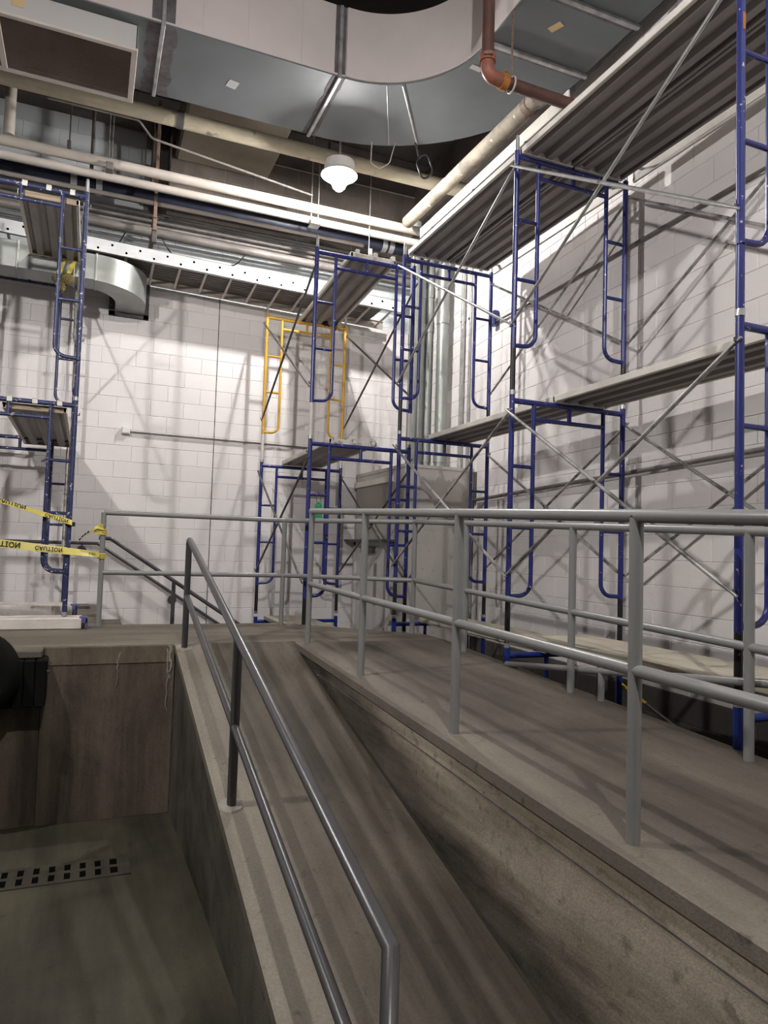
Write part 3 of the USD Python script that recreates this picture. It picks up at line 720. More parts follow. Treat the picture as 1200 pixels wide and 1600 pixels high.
def board(label, x0, x1, y0, y1, z, th, m, group, rot=0.0, clamps=False, category='board'):
    t = Thing('board', label, category, ((x0 + x1) / 2, (y0 + y1) / 2, z), rot, group)
    cx, cy = (x0 + x1) / 2, (y0 + y1) / 2
    t.part('panel', box(x0 - cx, x1 - cx, y0 - cy, y1 - cy, 0, th, 0.006), m, local=True)
    n = 3
    if clamps:
        t.part('end_clamp', join(box(x1 - cx - 0.02, x1 - cx + 0.05, y0 - cy + 0.005, y0 - cy + 0.09, th * 0.5, th + 0.012, 0.006), box(x1 - cx + 0.03, x1 - cx + 0.05, y0 - cy + 0.005, y0 - cy + 0.09, 0.0, th, 0.004)), 'blue_clamp', local=True, label='blue end clamp')
        t.part('end_strip', box(x1 - cx, x1 - cx + 0.03, y0 - cy + 0.1, y1 - cy, 0.0, th * 0.8, 0.004), 'white_board', local=True)
    else:
        for x in (x0 - cx + 0.01, x1 - cx - 0.03):
            t.part('batten', box(x, x + 0.02, y0 - cy + 0.02, y1 - cy - 0.02, -0.012, 0.0, 0.002), m, local=True)
    return t
GBB = 'cream boards low on the right-hand scaffold'
board('cream plywood plank low behind the ramp rail, far bay at right', 3.235, 3.73, Y2 - 0.1, Y3 - 0.05, Z0 - 0.03, 0.045, 'board', GBB)
board('cream plywood plank low behind the ramp rail, near bay at right', 3.25, 3.82, Y1 - 0.5, Y2 + 0.12, Z0 + 0.02, 0.05, 'board', GBB, rot=0.03)
board('pale plank lying low between the corner tower base frames behind the landing', 2.1, 2.62, 7.02, 8.95, JB - H * SB - 0.03, 0.045, 'board', 'pale base plank of the corner tower')
GW = 'white boards under the left tower'
board('white board under the front legs of the left tower, on the landing edge', -2.6, -0.02, 6.80, 7.10, ZL + 0.002, 0.095, 'white_board', GW, clamps=True)
board('white board under the rear of the left tower, behind the front one', -2.6, -0.12, 8.05, 8.5, ZL + 0.002, 0.10, 'white_board', GW, clamps=True)
solo('sheet', box(-2.2, 0.05, 8.86, 9.2, ZL + 0.001, ZL + 0.028), 'dark_steel', 'dark grey sheet lying at the foot of the back wall behind white boards', 'sheet')

# ------------------------------------------------------------------ ducts overhead
D0, D1, DY0, DY1 = 4.5, 5.2, 6.28, 7.32       # bottom, top, front and back of the big duct
EC, RI, RO = (2.06, 5.30), 0.98, 2.02         # elbow centre and radii
t = Thing('air_duct', 'large grey rectangular air duct with a sweeping elbow under the ceiling', 'duct', (2.0, 6.8, D0))
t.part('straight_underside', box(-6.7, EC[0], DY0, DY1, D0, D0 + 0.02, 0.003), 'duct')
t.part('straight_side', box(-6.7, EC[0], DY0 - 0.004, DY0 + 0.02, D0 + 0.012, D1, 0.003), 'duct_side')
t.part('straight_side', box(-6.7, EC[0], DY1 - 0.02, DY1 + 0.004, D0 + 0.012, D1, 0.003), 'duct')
def arc(r, n=28):
    return [(EC[0] + r * math.sin(a), EC[1] + r * math.cos(a)) for a in np.linspace(0, math.pi / 2, n)]
def wallstrip(pts, th, z0, z1):
    p = np.array(pts); c = np.array(EC)
    d = (p - c) / np.linalg.norm(p - c, axis=1, keepdims=True)
    return prism([tuple(q) for q in p] + [tuple(q) for q in (p + d * th)[::-1]], z0, z1)
t.part('elbow_underside', fix(prism(arc(RI)[::-1] + arc(RO), D0, D0 + 0.02)), 'duct')
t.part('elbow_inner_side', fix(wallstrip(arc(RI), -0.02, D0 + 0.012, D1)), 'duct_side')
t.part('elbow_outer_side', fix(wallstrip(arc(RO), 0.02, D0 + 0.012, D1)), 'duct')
XA, XB = EC[0] + RI, EC[0] + RO
t.part('branch_underside', box(XA, XB, 2.3, EC[1], D0, D0 + 0.02, 0.003), 'duct')
t.part('branch_side', box(XA - 0.004, XA + 0.02, 2.3, EC[1], D0 + 0.012, D1, 0.003), 'duct_side')
t.part('branch_side', box(XB - 0.02, XB + 0.004, 2.3, EC[1], D0 + 0.012, D1, 0.003), 'duct')
t.part('top_cover', join(box(-6.7, EC[0], DY0, DY1, D1 - 0.01, D1), box(XA, XB, 2.3, EC[1], D1 - 0.01, D1), box(XA, XB, 2.3, 2.32, D0, D1), fix(prism(arc(RI)[::-1] + arc(RO), D1 - 0.01, D1))), 'duct', smooth=False)
for x, st in ((0.385, True), (EC[0] - 0.06, False), (-1.6, True)):
    t.part('seam', box(x - 0.018, x + 0.018, DY0 - 0.025, DY1 + 0.012, D0 - 0.028, D0 + 0.001, 0.006), 'duct_seam')
    t.part('seam', box(x - 0.018, x + 0.018, DY0 - 0.028, DY0 - 0.003, D0 - 0.02, D1, 0.006), 'duct_seam')
    w = 0.10 if st else 0.045
    xs = np.linspace(DY0 + 0.0, DY1, 14)
    for s in (-1, 1):
        e = w * (0.75 + 0.5 * rng.random(14))
        pts = [(x + s * 0.018, y) for y in xs] + [(x + s * (0.018 + k), y) for y, k in list(zip(xs, e))[::-1]]
        t.part('sealant', fix(prism(pts, D0 - 0.003, D0 + 0.001)), 'duct_stain', smooth=False)
    for s in (-1, 1):
        t.part('sealant', box(x + s * 0.018, x + s * (0.018 + w * 0.8), DY0 - 0.0065, DY0, D0 + 0.03, D1, 0.001), 'duct_stain')
for y in (EC[1] - 0.03, EC[1] - 0.72, EC[1] - 1.44):
    t.part('seam', box(XA - 0.03, XB + 0.02, y - 0.022, y + 0.022, D0 - 0.035, D0 + 0.001, 0.006), 'duct_seam')
    t.part('sealant', box(XA + 0.01, XB - 0.01, y + 0.022, y + 0.075, D0 - 0.003, D0 + 0.001, 0.001), 'duct_stain')
for a, w in ((math.radians(33), 0.011), (math.radians(24), 0.004)):
    d = np.array((math.sin(a), math.cos(a)))
    p0, p1 = np.array(EC) + d * (RI + 0.02), np.array(EC) + d * (RO - 0.02)
    t.part('seam', tube([(*p0, D0 - 0.002), (*p1, D0 - 0.002)], w, 6), 'duct_seam')
for x in (0.72, 1.12, 1.62):
    t.part('side_joint', box(x - 0.003, x + 0.003, DY0 - 0.0085, DY0 - 0.003, D0 + 0.02, D1, 0.001), 'grille_frame')
t.part('sticker', xf(box(-0.05, 0.05, -0.06, 0.06, -0.003, 0.0, 0.0005), rz(0.2), (1.085, 6.83, D0)), 'sticker')
t.part('sticker', xf(box(-0.035, 0.035, -0.06, 0.06, -0.003, 0.0, 0.0005), rz(0.4), (3.47, 4.88, D0)), 'sticker_tan', label='tan paper sticker')
t.part('sticker', xf(box(-0.06, 0.06, -0.03, 0.03, -0.003, 0.0, 0.0005), rz(0.1), (3.12, 5.62, D0)), 'sticker')

# supply register below the duct
t = Thing('supply_register', 'wide brown louvred air register hanging under the duct at the upper left', 'register', (-1.0, 6.78, 4.28))
gx0, gx1, gy0, gy1, gz = -2.3, 0.185, 6.39, 7.18, 4.275
t.part('box_side', join(box(gx0, gx1, gy0, gy0 + 0.015, gz + 0.01, D0 - 0.002), box(gx0, gx1, gy1 - 0.015, gy1, gz + 0.01, D0 - 0.002), box(gx1 - 0.015, gx1, gy0, gy1, gz + 0.01, D0 - 0.002), box(gx0, gx0 + 0.015, gy0, gy1, gz + 0.01, D0 - 0.002)), 'sticker')
t.part('frame', join(box(gx0, gx1 + 0.005, gy0 - 0.012, gy0 + 0.035, gz - 0.012, gz + 0.012), box(gx0, gx1 + 0.005, gy1 - 0.05, gy1 + 0.005, gz - 0.012, gz + 0.012), box(gx1 - 0.045, gx1 + 0.006, gy0, gy1, gz - 0.0125, gz + 0.0125), box(-0.935, -0.885, gy0, gy1, gz - 0.0125, gz + 0.0125)), 'grille_frame')
for k in range(46):
    y = gy0 + 0.045 + k * 0.0151
    t.part('slat', xf(box(gx0, gx1 - 0.03, -0.006, 0.006, -0.0015, 0.0015, 0.0004), rx(0.6), (0, y, gz - 0.004)), 'grille', smooth=False)
t.part('inner_shade', box(gx0 + 0.02, gx1 - 0.02, gy0 + 0.02, gy1 - 0.02, gz + 0.06, gz + 0.065), 'beam')
t.part('label', box(-0.80, -0.70, gy0 - 0.004, gy0, gz + 0.085, gz + 0.165, 0.001), 'sticker_tan', label='yellowed paper label')

# galvanised duct turning into the back wall
t = Thing('air_duct', 'small galvanised duct at left that bends down into the back wall', 'duct', (-0.5, 8.7, 2.93))
gz0, gz1, ga, gb = 2.925, 3.222, 8.52, 8.86
t.part('run', box(-6.9, -0.07, ga, gb, gz0, gz1, 0.006), 'galv_duct')
EG = (-0.07, 9.10)
def garc(r, n=16):
    return [(EG[0] + r * math.sin(a), EG[1] - r * math.cos(a)) for a in np.linspace(0, math.pi / 2, n)]
t.part('elbow', fix(prism(garc(0.58) + [(EG[0] + 0.58, BACK - 0.015), (EG[0] + 0.235, BACK - 0.015)] + garc(0.235)[::-1], [gz0 - 0.05 * k for k in np.linspace(0, 1, 16)] + [gz0 - 0.05] * 2 + [gz0 - 0.05 * k for k in np.linspace(1, 0, 16)], gz1)), 'galv_duct')
for x in (-0.86, -0.30, -0.07):
    t.part('joint', box(x - 0.012, x + 0.012, ga - 0.008, gb + 0.008, gz0 - 0.008, gz1 + 0.008, 0.004), 'galv_duct')
fx0, fx1 = EG[0] + 0.235, EG[0] + 0.58
t.part('wall_flange', join(box(fx0 - 0.07, fx0 + 0.005, BACK - 0.035, BACK - 0.010, gz0 - 0.10, gz1 + 0.06), box(fx1 - 0.005, fx1 + 0.06, BACK - 0.035, BACK - 0.010, gz0 - 0.10, gz1 + 0.06), box(fx0 - 0.07, fx1 + 0.06, BACK - 0.035, BACK - 0.010, gz0 - 0.10, gz0 - 0.04)), 'duct_stain', label='dark flange at the wall')

solo('air_duct', box(0.80, 2.02, 7.9, 9.40, 4.98, 5.55, 0.03), 'tan_duct', 'tan rectangular duct end high on the back wall behind the cream pipe', 'duct')

# vertical ducts above the closet
GV = 'vertical galvanised ducts in the corner'
for k, (x, y, zz, w) in enumerate(((3.87, 8.5, 3.4, 'leftmost of the four'), (4.02, 8.62, 3.6, 'second from left of the four'), (4.17, 8.66, 3.65, 'third from left of the four'), (4.315, 8.52, 3.75, 'thickest of the four, nearest the right wall'))):
    r = 0.066 if k < 3 else 0.08
    t = Thing('vertical_duct', f'vertical silver duct in the corner, {w}', 'duct', (x, y, 1.04), 0, GV)
    t.part('shaft', tube([(x, y, 1.04), (x, y, 4.4)], r, 20), 'galv_duct')
    for z in (zz - 0.6, zz - 0.12, 1.26):
        t.part('sleeve', tube([(x, y, z - 0.07), (x, y, z + 0.07)], r + 0.008, 20), 'galv_duct')
for k, (x, y, w) in enumerate(((4.40, 8.12, 'thicker'), (4.42, 7.95, 'thinner'))):
    t = Thing('conduit', f'{w} vertical steel conduit on the right wall beside the corner ducts', 'conduit', (x, y, 1.04))
    t.part('pipe', tube([(x, y, 1.04), (x, y, 4.4)], 0.025 - 0.007 * k, 12), 'galv')
    for z in (1.5, 3.0):
        t.part('clip', box(x - 0.03, wallx(y) - 0.02, y - 0.012, y + 0.012, z, z + 0.025, 0.002), 'dark_steel')

# ------------------------------------------------------------------ pipes
def pipe(name, label, pts, r, m, bend=0.0, group=None, bands=(), band_m='galv', category='pipe', sides=18):
    p = np.array(pts, float)
    t = Thing(name, label, category, tuple(p[0]), 0, group)
    t.part('pipe', tube(pts, r, sides, bend), m)
    for x in bands:
        i = 0
        d = p[1] - p[0]
        c = p[0] + d * x
        u = d / np.linalg.norm(d)
        t.part('band', tube([c - u * 0.035, c + u * 0.035], r + 0.006, sides), band_m)
    return t
pipe('ceiling_pipe', 'thick cream lagged pipe running below the big duct from the left edge', [(-3.0, 7.75, 4.55), (4.17, 7.75, 4.555)], 0.085, 'cream_pipe', bands=(0.515,), band_m='duct_stain')
pipe('ceiling_pipe', 'upper of two parallel cream pipes passing under the lamp', [(-3.0, 8.33, 4.20), (3.95, 8.33, 4.20)], 0.056, 'pale_pipe', bands=(0.1,))
pipe('ceiling_pipe', 'lower of two parallel cream pipes passing under the lamp', [(-3.0, 8.40, 4.075), (3.95, 8.40, 4.075)], 0.046, 'pale_pipe')
pipe('ceiling_pipe', 'thick black pipe behind the two cream pipes with silver bands', [(-3.0, 8.9, 4.165), (3.86, 8.9, 4.19)], 0.095, 'navy_pipe', bands=(0.385, 0.425, 0.955, 0.97), band_m='alu')
pipe('ceiling_pipe', 'thin white pipe running below the black pipe', [(-3.0, 8.74, 4.03), (3.2, 8.74, 4.05)], 0.026, 'pale_pipe')
pipe('ceiling_pipe', 'dull grey pipe lowest of the bundle above the ladder', [(-3.0, 8.86, 3.765), (4.2, 8.86, 3.70)], 0.055, 'steel_pipe')
GCB = 'bundle of thin grey conduits above the ladder'
for k, z in enumerate((4.02, 3.965, 3.91, 3.86)):
    pipe('conduit', 'thin grey conduit, %s of four in the bundle below the black pipe' % ('topmost', 'second from top', 'third from top', 'lowest')[k], [(-3.0, 9.02 + 0.03 * k, z), (4.2, 9.02 + 0.03 * k, z - 0.02)], 0.02, 'steel_pipe', group=GCB, category='conduit', sides=10)
pipe('ceiling_pipe', 'short white vertical pipe dropping to the cream pipes at the left', [(-0.985, 8.3, 5.6), (-0.985, 8.3, 4.25)], 0.055, 'pale_pipe')
pipe('ceiling_pipe', 'stained yellowish lagged pipe slanting away beside the upper deck', [(3.62, 5.35, 4.2), (3.58, 8.15, 4.2)], 0.078, 'old_pipe', bands=(0.05,), band_m='rust')
pipe('conduit', 'thin conduit curving below the cream lagged pipe at the left', [(-0.6, 7.84, 4.49), (0.28, 7.84, 4.49), (0.42, 7.9, 4.36), (2.36, 8.33, 4.36)], 0.013, 'steel_pipe', 0.08, category='conduit', sides=8)
t = Thing('cable_tray', 'long white-sided metal trough slanting beside the stained pipe', 'tray', (3.72, 6.5, 3.98))
t.part('left_side', box(3.665, 3.68, 4.95, 7.95, 3.93, 4.05, 0.003), 'plank_edge')
t.part('base', box(3.678, 3.86, 4.95, 7.95, 3.93, 3.945, 0.003), 'steel_pipe')
t.part('right_side', box(3.85, 3.865, 4.95, 7.95, 3.93, 4.05, 0.003), 'plank_edge')
for y in (5.6, 6.6, 7.6):
    t.part('cross_clip', box(3.66, 3.87, y, y + 0.03, 3.922, 3.935, 0.003), 'dark_steel')

t = Thing('sprinkler_pipe', 'rust red sprinkler pipe that drops and elbows right below the duct', 'pipe', (2.83, 4.88, 3.85))
SX, SY, SZ = 2.80, 4.86, 3.86
t.part('drop', tube([(SX, SY, 5.6), (SX, SY, SZ + 0.15)], 0.05, 16), 'red_pipe')
t.part('elbow', tube([(SX, SY, SZ + 0.15), (SX, SY, SZ), (SX + 0.16, SY + 0.01, SZ)], 0.055, 16, 0.12), 'red_fitting')
t.part('run', tube([(SX + 0.15, SY + 0.01, SZ), (4.2, SY + 0.03, SZ)], 0.05, 16), 'red_pipe')
for a, b, m in (((SX, SY, SZ + 0.11), (SX, SY, SZ + 0.17), 'red_fitting'), ((SX + 0.13, SY + 0.01, SZ), (SX + 0.19, SY + 0.01, SZ), 'orange')):
    t.part('coupling', tube([a, b], 0.066, 16), m)
t.part('coupling_bolt', tube([(SX + 0.16, SY - 0.03, SZ + 0.075), (SX + 0.16, SY + 0.05, SZ + 0.075)], 0.012, 8), 'rust')
t.part('coupling_bolt', tube([(SX - 0.06, SY - 0.05, SZ + 0.14), (SX + 0.0, SY - 0.085, SZ + 0.14)], 0.012, 8), 'rust')
t = Thing('pipe_hanger', 'rod and ring hanger holding the red sprinkler pipe', 'hanger', (3.04, 4.87, SZ))
t.part('rod', tube([(3.04, SY + 0.015, SZ + 0.06), (3.04, SY + 0.015, D0 - 0.001)], 0.009, 8), 'rust')
t.part('ring', tube([(3.04, SY + 0.015 + 0.062 * math.cos(a), SZ + 0.062 * math.sin(a)) for a in np.linspace(0, 2 * math.pi, 25)[:-1]], 0.009, 6, closed=True), 'pale_pipe')

GH = 'thin hanger rods of the ceiling pipes'
def hanger(label, x, y, z0, z1, m='dark_steel', r=0.008, clamp=True, two=0.0):
    t = Thing('hanger_rod', label, 'hanger', (x, y, z0), 0, GH)
    for k, dx in enumerate((0.0, two) if two else (0.0,)):
        t.part('rod', tube([(x + dx, y, z0), (x + dx, y, z1)], r, 8), m)
    if clamp:
        t.part('clamp', join(box(x - 0.02, x + two + 0.02, y - 0.075, y + 0.075, z0 - 0.012, z0 + 0.006), box(x - 0.02, x + two + 0.02, y - 0.08, y - 0.068, z0 - 0.012, z0 + 0.07)), m)
    return t
hanger('dark hanger rod at the far left above the cream pipes', -0.40, 8.33, 4.25, 5.24)
hanger('thick dark hanger rod second from left above the cream pipes', -0.17, 8.5, 4.12, 5.24, r=0.02)
hanger('pair of hanger rods below the register with steel clamp', 0.0, 8.33, 4.11, 5.24, 'steel_pipe', two=0.035)
hanger('pair of bright hanger rods just left of the lamp', 2.36, 8.36, 4.0, 5.24, 'galv', two=0.09)
hanger('bright hanger rod right of the lamp', 3.14, 8.36, 3.75, 5.24, 'galv', r=0.007)
t = Thing('trapeze_hanger', 'rusty double upright pipe rack between the tan duct and left pipes', 'hanger', (0.55, 8.9, 3.7))
for y in (8.62, 9.2):
    t.part('upright', box(0.52, 0.56, y, y + 0.03, 3.66, 5.24, 0.003), 'rust')
for z in (3.68, 4.02 - 0.19):
    t.part('crossbar', box(0.515, 0.565, 8.6, 9.25, z - 0.02, z + 0.005, 0.003), 'rust')
t.part('base_foot', box(0.51, 0.57, 8.62, 8.66, 3.52, 3.68, 0.006), 'dark_steel')
t = Thing('column', 'dark rough steel column stub by the tan duct at the ceiling', 'column', (0.62, 9.1, 4.4))
t.part('flange', box(0.50, 0.52, 8.98, 9.24, 4.2, 5.24), 'beam'); t.part('flange', box(0.70, 0.72, 8.98, 9.24, 4.2, 5.24), 'beam'); t.part('web', box(0.52, 0.70, 9.10, 9.115, 4.2, 5.24), 'beam')

t = Thing('cable_coil', 'small coil of black cable dangling below the duct elbow', 'cable', (3.28, 7.08, 4.35))
t.part('loop', tube([(3.30 + 0.095 * math.cos(a), 7.08 + 0.02 * math.sin(3 * a), 4.33 + 0.125 * math.sin(a)) for a in np.linspace(0, 2 * math.pi, 33)[:-1]], 0.012, 8, closed=True), 'cable')
t.part('tail', tube([(3.22, 7.08, 4.43), (3.12, 6.95, D0 - 0.005)], 0.012, 8), 'cable')
pipe('cable', 'black cable sagging across the pale wall above the ladder', [(0.62, 9.12, 3.86), (0.8, 9.2, 3.62), (1.05, 9.2, 3.56), (1.35, 9.2, 3.57), (1.6, 9.2, 3.63), (1.75, 9.12, 3.85)], 0.007, 'cable', 0.3, category='cable', sides=8)
pipe('cable', 'short black cable on the pale wall left of the ladder end', [(0.05, 9.25, 3.55), (0.14, 9.2, 3.60), (0.27, 9.12, 3.86)], 0.007, 'cable', 0.2, category='cable', sides=8)
pipe('cable', 'white wire curling below the duct elbow by the lamp', [(2.68, 7.15, 4.51), (2.74, 7.33, 4.36), (2.86, 7.34, 4.33), (2.96, 7.30, 4.40), (2.92, 7.05, 4.51)], 0.006, 'pale_pipe', 0.05, category='cable', sides=8)

# ------------------------------------------------------------------ ladder stage
t = Thing('ladder', 'long aluminium ladder laid flat between the towers below the ceiling pipes', 'ladder', (1.2, 8.85, 3.2))
lx0, lx1, ly0, ly1, lz0, lz1 = -2.6, 3.72, 8.60, 9.25, 3.285, 3.445
def lz(x):
    return -0.03 * x
def tiltx(mesh):
    v, f = mesh; v = v.copy(); v[:, 2] += lz(v[:, 0]); return v, f
t.part('rail', tiltx(join(box(lx0, lx1, ly0, ly0 + 0.008, lz0, lz1, 0.002), box(lx0, lx1, ly0, ly0 + 0.03, lz0, lz0 + 0.008, 0.002), box(lx0, lx1, ly0, ly0 + 0.03, lz1 - 0.008, lz1, 0.002))), 'alu')
t.part('rail', tiltx(join(box(lx0, lx1, ly1 - 0.008, ly1, lz0 - 0.05, lz0 + 0.06, 0.002), box(lx0, lx1, ly1 - 0.03, ly1, lz0 + 0.052, lz0 + 0.06, 0.002))), 'rung')
k = 0
x = -2.5
while x < 3.7:
    rp_ = t.part('rung', tiltx(tube([(x, ly0 + 0.005, lz0 + 0.02), (x, ly1 - 0.004, lz0 - 0.03)], 0.016, 10)), 'rung')
    zc = lz0 + (0.045 if k % 2 else 0.14)
    for dx, zc in ((0.0, lz0 + 0.045), (0.15, lz0 + 0.105)):
        t.part('rivet', tiltx(tube([(x + dx, ly0 - 0.004, zc), (x + dx, ly0 + 0.01, zc)], 0.013, 10)), 'void', under=rp_)
    x += 0.305; k += 1
solo('stage_plank', join(*[tiltx(box(-0.5, 3.5, 8.72 + 0.072 * j, 8.72 + 0.072 * j + 0.058, lz0 + 0.04, lz0 + 0.065, 0.004)) for j in range(8)], tiltx(box(-0.5, 3.5, 8.71, 9.30, lz0 + 0.066, lz0 + 0.072, 0.001))), 'steel_pipe', 'dark slatted aluminium stage plank lying on the flat ladder', 'plank')

# ------------------------------------------------------------------ wall fittings
t = Thing('junction_box', 'small white electrical box on the back wall at the end of a conduit', 'electrical box', (0.36, BACK, 1.39))
t.part('body', box(0.315, 0.415, BACK - 0.075, BACK - 0.019, 1.345, 1.435, 0.008), 'box_white')
t.part('cover', box(0.325, 0.405, BACK - 0.081, BACK - 0.074, 1.355, 1.425, 0.004), 'box_white')
pipe('conduit', 'thin grey conduit running level along the back wall from the white box', [(0.41, BACK - 0.04, 1.375), (3.42, BACK - 0.04, 1.365)], 0.012, 'steel_pipe', category='conduit', sides=8)
def wp(y, z, off):
    return (wallx(y) - off, y, z)
pipe('conduit', 'pair-thick grey conduit running along the right wall below the middle deck', [wp(7.68, 0.645, 0.045), wp(4.85, 0.714, 0.045), wp(1.5, 0.79, 0.045)], 0.02, 'steel_pipe', category='conduit', sides=10)
pipe('conduit', 'dark conduit high on the right wall behind the upper scaffold frames', [wp(7.2, 2.76, 0.04), wp(6.2, 2.715, 0.04), wp(3.69, 2.68, 0.04), wp(1.0, 2.63, 0.04)], 0.013, 'steel_pipe', category='conduit', sides=10)
t = Thing('junction_box', 'small dark blue electrical box on the right wall by a frame post', 'electrical box', (wallx(7.25), 7.25, 2.8))
v = box(-0.06, 0.0, -0.05, 0.05, -0.09, 0.09, 0.006)
t.part('body', xf(v, None, wp(7.25, 2.80, 0.02)), 'blue')
t.part('cover', xf(box(-0.068, -0.058, -0.045, 0.045, -0.085, 0.085, 0.003), None, wp(7.25, 2.80, 0.02)), 'blue')

# ------------------------------------------------------------------ dock fittings
t = Thing('drain_grate', 'rusty slotted drain grate set in the dark dock floor', 'grate', (-0.3, 4.76, pit_z(4.76)))
gx = np.arange(-1.0, 0.30, 0.105)
zb = pit_z(4.76)
sl = math.atan(-0.05)
def gt(mesh):
    v, f = mesh; return xf((v, f), rx(sl), (0, 4.76, zb))
t.part('hollow_shade_sheet', gt(box(-1.2, 0.30, -0.125, 0.125, 0.0006, 0.003, 0.0005)), 'void')  # thin black sheet on the floor, painting in the shade of a hollow below
t.part('frame', gt(join(box(-1.25, 0.335, -0.155, -0.118, 0.0, 0.008, 0.001), box(-1.25, 0.335, 0.118, 0.155, 0.0, 0.008, 0.001), box(0.262, 0.335, -0.155, 0.155, 0.0, 0.0082, 0.001), box(-1.25, 0.3, -0.018, 0.018, 0.0, 0.0078, 0.001))), 'iron')
xs = np.arange(-1.2, 0.24, 0.0855)
for x in xs:
    w = 0.052
    t.part('bar', gt(box(x, x + w, -0.12, 0.12, 0.0, 0.0079, 0.001)), 'iron')

t = Thing('dock_bumper', 'black laminated rubber dock bumper bolted to the dock face', 'bumper', (-0.45, 5.6, -0.95))
for k in range(7):
    t.part('pad', box(-0.725 + 0.072 * k, -0.725 + 0.072 * k + 0.069, 5.48, 5.72, -1.16, -0.838, 0.008), 'rubber')
t.part('bolt_rod', tube([(-0.75, 5.56, -0.93), (-0.205, 5.56, -0.93)], 0.012, 8), 'dark_steel')
t = Thing('tyre_bumper', 'round black rubber tyre at the left edge against the dock face', 'tyre', (-0.78, 5.3, -0.93))
ring = [(-0.765, 5.36 , -0.93)]
def torus(c, R_, r_, ax, n=36, k=14, sq=1.0):
    pts = [np.array(c) + R_ * (math.cos(a) * np.array((1, 0, 0)) + math.sin(a) * np.array((0, 0, 1))) for a in np.linspace(0, 2 * math.pi, n + 1)[:-1]]
    return tube(pts, r_, k, closed=True)
t.part('tread', torus((-0.665, 5.37, -0.90), 0.20, 0.092, None), 'rubber')
t.part('hub', xf(lathe([(0, 0.02), (0.10, 0.02), (0.13, 0.0), (0.13, -0.04)], (0, 0, 0), 24), rx(math.pi / 2), (-0.665, 5.36, -0.90)), 'void')
t.part('mount_bracket', box(-0.70, -0.63, 5.40, 5.555, -0.836, -0.80), 'dark_steel')

# ------------------------------------------------------------------ tape, tag, cloth, strap
def ribbon(pts, w, up=(0, 0, 1), th=0.0012, n=40, twist=None):
    p = np.array(fillet(pts, 0.25, 5), float)
    s = np.r_[0, np.cumsum(np.linalg.norm(np.diff(p, axis=0), axis=1))]
    q = np.stack([np.interp(np.linspace(0, s[-1], n), s, p[:, i]) for i in range(3)], 1)
    ups = np.tile(np.array(up, float), (n, 1))
    if twist is not None:
        a = np.interp(np.linspace(0, 1, n), *zip(*twist))
        ups = np.stack([np.zeros(n), np.sin(a), np.cos(a)], 1)
    nrm = np.cross(np.gradient(q, axis=0), ups); nrm /= np.linalg.norm(nrm, axis=1, keepdims=True)
    V = np.vstack([q + ups * w / 2 + nrm * th / 2, q - ups * w / 2 + nrm * th / 2, q - ups * w / 2 - nrm * th / 2, q + ups * w / 2 - nrm * th / 2])
    F = []
    for k in range(4):
        k2 = (k + 1) % 4
        for i in range(n - 1):
            F += [(k * n + i, k * n + i + 1, k2 * n + i + 1), (k * n + i, k2 * n + i + 1, k2 * n + i)]
    return V, np.array(F)
def flipped_text(text, h, p0, p1, bold=True):
    """Lettering turned upside down and seen from the back, laid from p0 towards p1 on the camera side."""
    tm = meshkit.text_mesh(text, h, 0.0008, bold)
    v, f = np.array(tm.vertices), np.array(tm.faces)
    v[:, 0] -= v[:, 0].min()
    v[:, 1] = -(v[:, 1] - h / 2)
    p0, p1 = np.array(p0, float), np.array(p1, float)
    d = (p1 - p0) / np.linalg.norm(p1 - p0)
    u = np.array((0, 0, 1.0)) - d * d[2]; u /= np.linalg.norm(u)
    o = np.cross(d, u)
    return fix((p0 + v[:, :1] * d + v[:, 1:2] * u + v[:, 2:3] * o, f))
t = Thing('caution_tape', 'upper yellow caution tape strung from the left tower', 'tape', (-0.5, 6.9, 0.2))
yt = 6.90
t.part('ribbon', ribbon([(-1.9, yt, 0.62), (-0.72, yt, 0.318), (-0.36, yt, 0.215), (-0.14, yt, 0.152)], 0.055, twist=[(0, 0.5), (0.4, 0.35), (0.75, 0.9), (1, 0.5)]), 'tape')
for k, x in enumerate((-1.28, -0.74)):
    a, b = np.array((x, yt - 0.012, 0.318 + (x + 0.72) * -0.262)), np.array((x + 0.3, yt - 0.012, 0.318 + (x + 1.02) * -0.262))
    t.part('lettering', flipped_text('CAUTION', 0.036, a, b), 'ink')
t.part('lettering', flipped_text('CAUTION', 0.030, (-0.36, yt - 0.02, 0.212), (-0.12, yt - 0.02, 0.148)), 'ink')
t.part('knot', join(*[tube([(-0.155 + 0.035 * math.cos(a), 6.95 + 0.035 * math.sin(a), 0.14 + 0.012 * q) for a in np.linspace(0, 2 * math.pi, 15)[:-1]], 0.007, 6, closed=True) for q in (-1, 0, 1)]), 'ink')
t = Thing('caution_tape', 'lower yellow caution tape with black lettering tied to the landing rail post', 'tape', (-0.5, 6.97, -0.08))
t.part('ribbon', ribbon([(-1.9, 6.90, 0.03), (-0.72, 6.90, -0.045), (-0.16, 6.91, -0.10), (0.10, 7.02, -0.128)], 0.07, twist=[(0, 0.0), (0.6, 0.15), (0.8, 0.3), (1, 0.9)]), 'tape')
t.part('lettering', flipped_text('CAUTION', 0.045, (-0.83, 6.892, -0.037), (-0.5, 6.892, -0.066)), 'ink')
t.part('lettering', flipped_text('CAUTION', 0.034, (-0.425, 6.885, -0.077), (-0.1, 6.89, -0.103)), 'ink')
t.part('lettering', flipped_text('CAU', 0.02, (0.01, 6.965, -0.117), (0.10, 6.99, -0.126)), 'ink')
t.part('knot', join(*[tube([(0.122 + 0.03 * math.cos(a), 7.05 + 0.03 * math.sin(a), -0.14 + 0.018 * q) for a in np.linspace(0, 2 * math.pi, 15)[:-1]], 0.008, 6, closed=True) for q in (-1, 0, 1)]), 'tape')
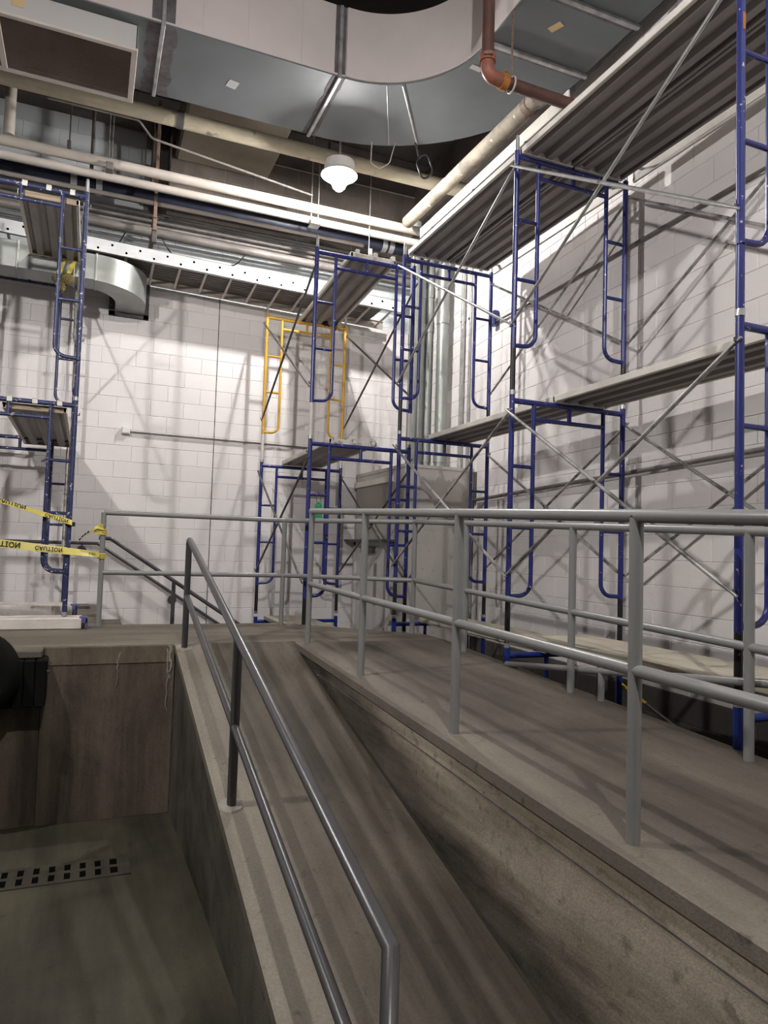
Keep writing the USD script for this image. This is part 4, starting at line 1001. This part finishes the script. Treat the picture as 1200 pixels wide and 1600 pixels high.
t = Thing('caution_tape', 'crumpled tail of yellow caution tape knotted high on the landing rail post', 'tape', (0.1, 7.02, 0.1))
t.part('tail', ribbon([(0.11, 7.015, 0.115), (0.02, 7.0, 0.09), (-0.06, 6.99, 0.03), (-0.085, 6.98, -0.02)], 0.03, up=(0.5, 0, 0.85), n=24), 'tape')
t.part('bow', join(ribbon([(0.11, 7.015, 0.08), (0.04, 7.0, 0.10), (0.09, 6.99, 0.15), (0.12, 7.01, 0.13)], 0.035, up=(0.2, 0, 0.98), n=20), ribbon([(0.125, 7.01, 0.11), (0.06, 6.98, 0.13), (0.03, 7.0, 0.08), (0.11, 7.02, 0.07)], 0.03, up=(0, 0.3, 0.95), n=20)), 'tape')
t.part('wrap', join(*[tube([(0.122 + 0.028 * math.cos(a), 7.05 + 0.028 * math.sin(a), 0.06 + 0.02 * q) for a in np.linspace(0, 2 * math.pi, 15)[:-1]], 0.009, 6, closed=True) for q in (0, 1, 2)]), 'tape')
t.part('lettering', join(*[xf(box(-0.012, 0.012, -0.0015, 0.0015, -0.006, 0.006, 0.0004), ry(-0.9), p) for p in ((-0.005, 6.985, 0.075), (-0.03, 6.98, 0.055), (-0.05, 6.975, 0.035), (-0.07, 6.97, 0.008))]), 'ink')

t = Thing('inspection_tag', 'green plastic inspection tag hanging from a rung on looped wire', 'tag', (2.15, 6.955, 0.4))
import shapely
tagp = shapely.union_all([shapely.box(-0.038, -0.075, 0.038, 0.045), shapely.Point(0, 0.05).buffer(0.036)]).difference(shapely.Point(0, 0.062).buffer(0.008)).buffer(-0.006).buffer(0.006)
import trimesh
tm = trimesh.creation.extrude_polygon(tagp, 0.003, engine='earcut')
v, f = np.array(tm.vertices), np.array(tm.faces)
t.part('plate', xf((v, f), rx(math.pi / 2), (2.152, 6.945, 0.375)), 'green', smooth=False)
t.part('wire', tube([(2.152, 6.942, 0.437), (2.128, 6.945, 0.48), (2.128, 6.955, 0.54), (2.14, 6.98, 0.568), (2.16, 6.985, 0.565), (2.172, 6.955, 0.53), (2.172, 6.945, 0.48), (2.154, 6.942, 0.437)], 0.0022, 6, 0.01), 'cable')

t = Thing('rag', 'dark dirty cloth draped over the top bar of the yellow scaffold frame', 'cloth', (2.79, 8.95, 3.05))
def lump(c, r, seed):
    import trimesh
    s = trimesh.creation.icosphere(3)
    v = np.array(s.vertices)
    k = 0.75 + 0.55 * meshkit.fbm(v * 1.8 + 7, 3, seed)
    return v * k[:, None] * np.array(r) + np.array(c), np.array(s.faces)
t.part('body', lump((2.80, 8.945, 3.06), (0.085, 0.06, 0.11), 3), 'rag')
t.part('fold', lump((2.72, 8.95, 3.13), (0.07, 0.05, 0.05), 5), 'rag')
t.part('strand', tube([(2.86, 8.92, 3.05), (2.90, 8.91, 2.98), (2.90, 8.91, 2.90)], 0.018, 8, 0.03), 'rag')

t = Thing('yellow_strap', 'yellow webbing strap tied round the upper bar of the left tower', 'strap', (-0.3, 8.9, 2.97))
yz = 8.45
t.part('strand', ribbon([(-0.25, yz, 3.23), (-0.30, yz, 3.05), (-0.34, yz, 2.93)], 0.05, up=(1, 0, 0.2), n=16), 'strap')
t.part('strand', ribbon([(-0.32, yz, 3.16), (-0.40, yz, 3.05), (-0.42, yz, 2.93)], 0.03, up=(1, 0, 0.5), n=16), 'strap')
t.part('knot', join(lump((-0.36, yz + 0.02, 2.87), (0.075, 0.05, 0.07), 9), lump((-0.46, yz + 0.03, 2.86), (0.05, 0.04, 0.05), 11), lump((-0.40, yz + 0.02, 2.78), (0.03, 0.03, 0.06), 13)), 'knot', label='frayed dirty knot')
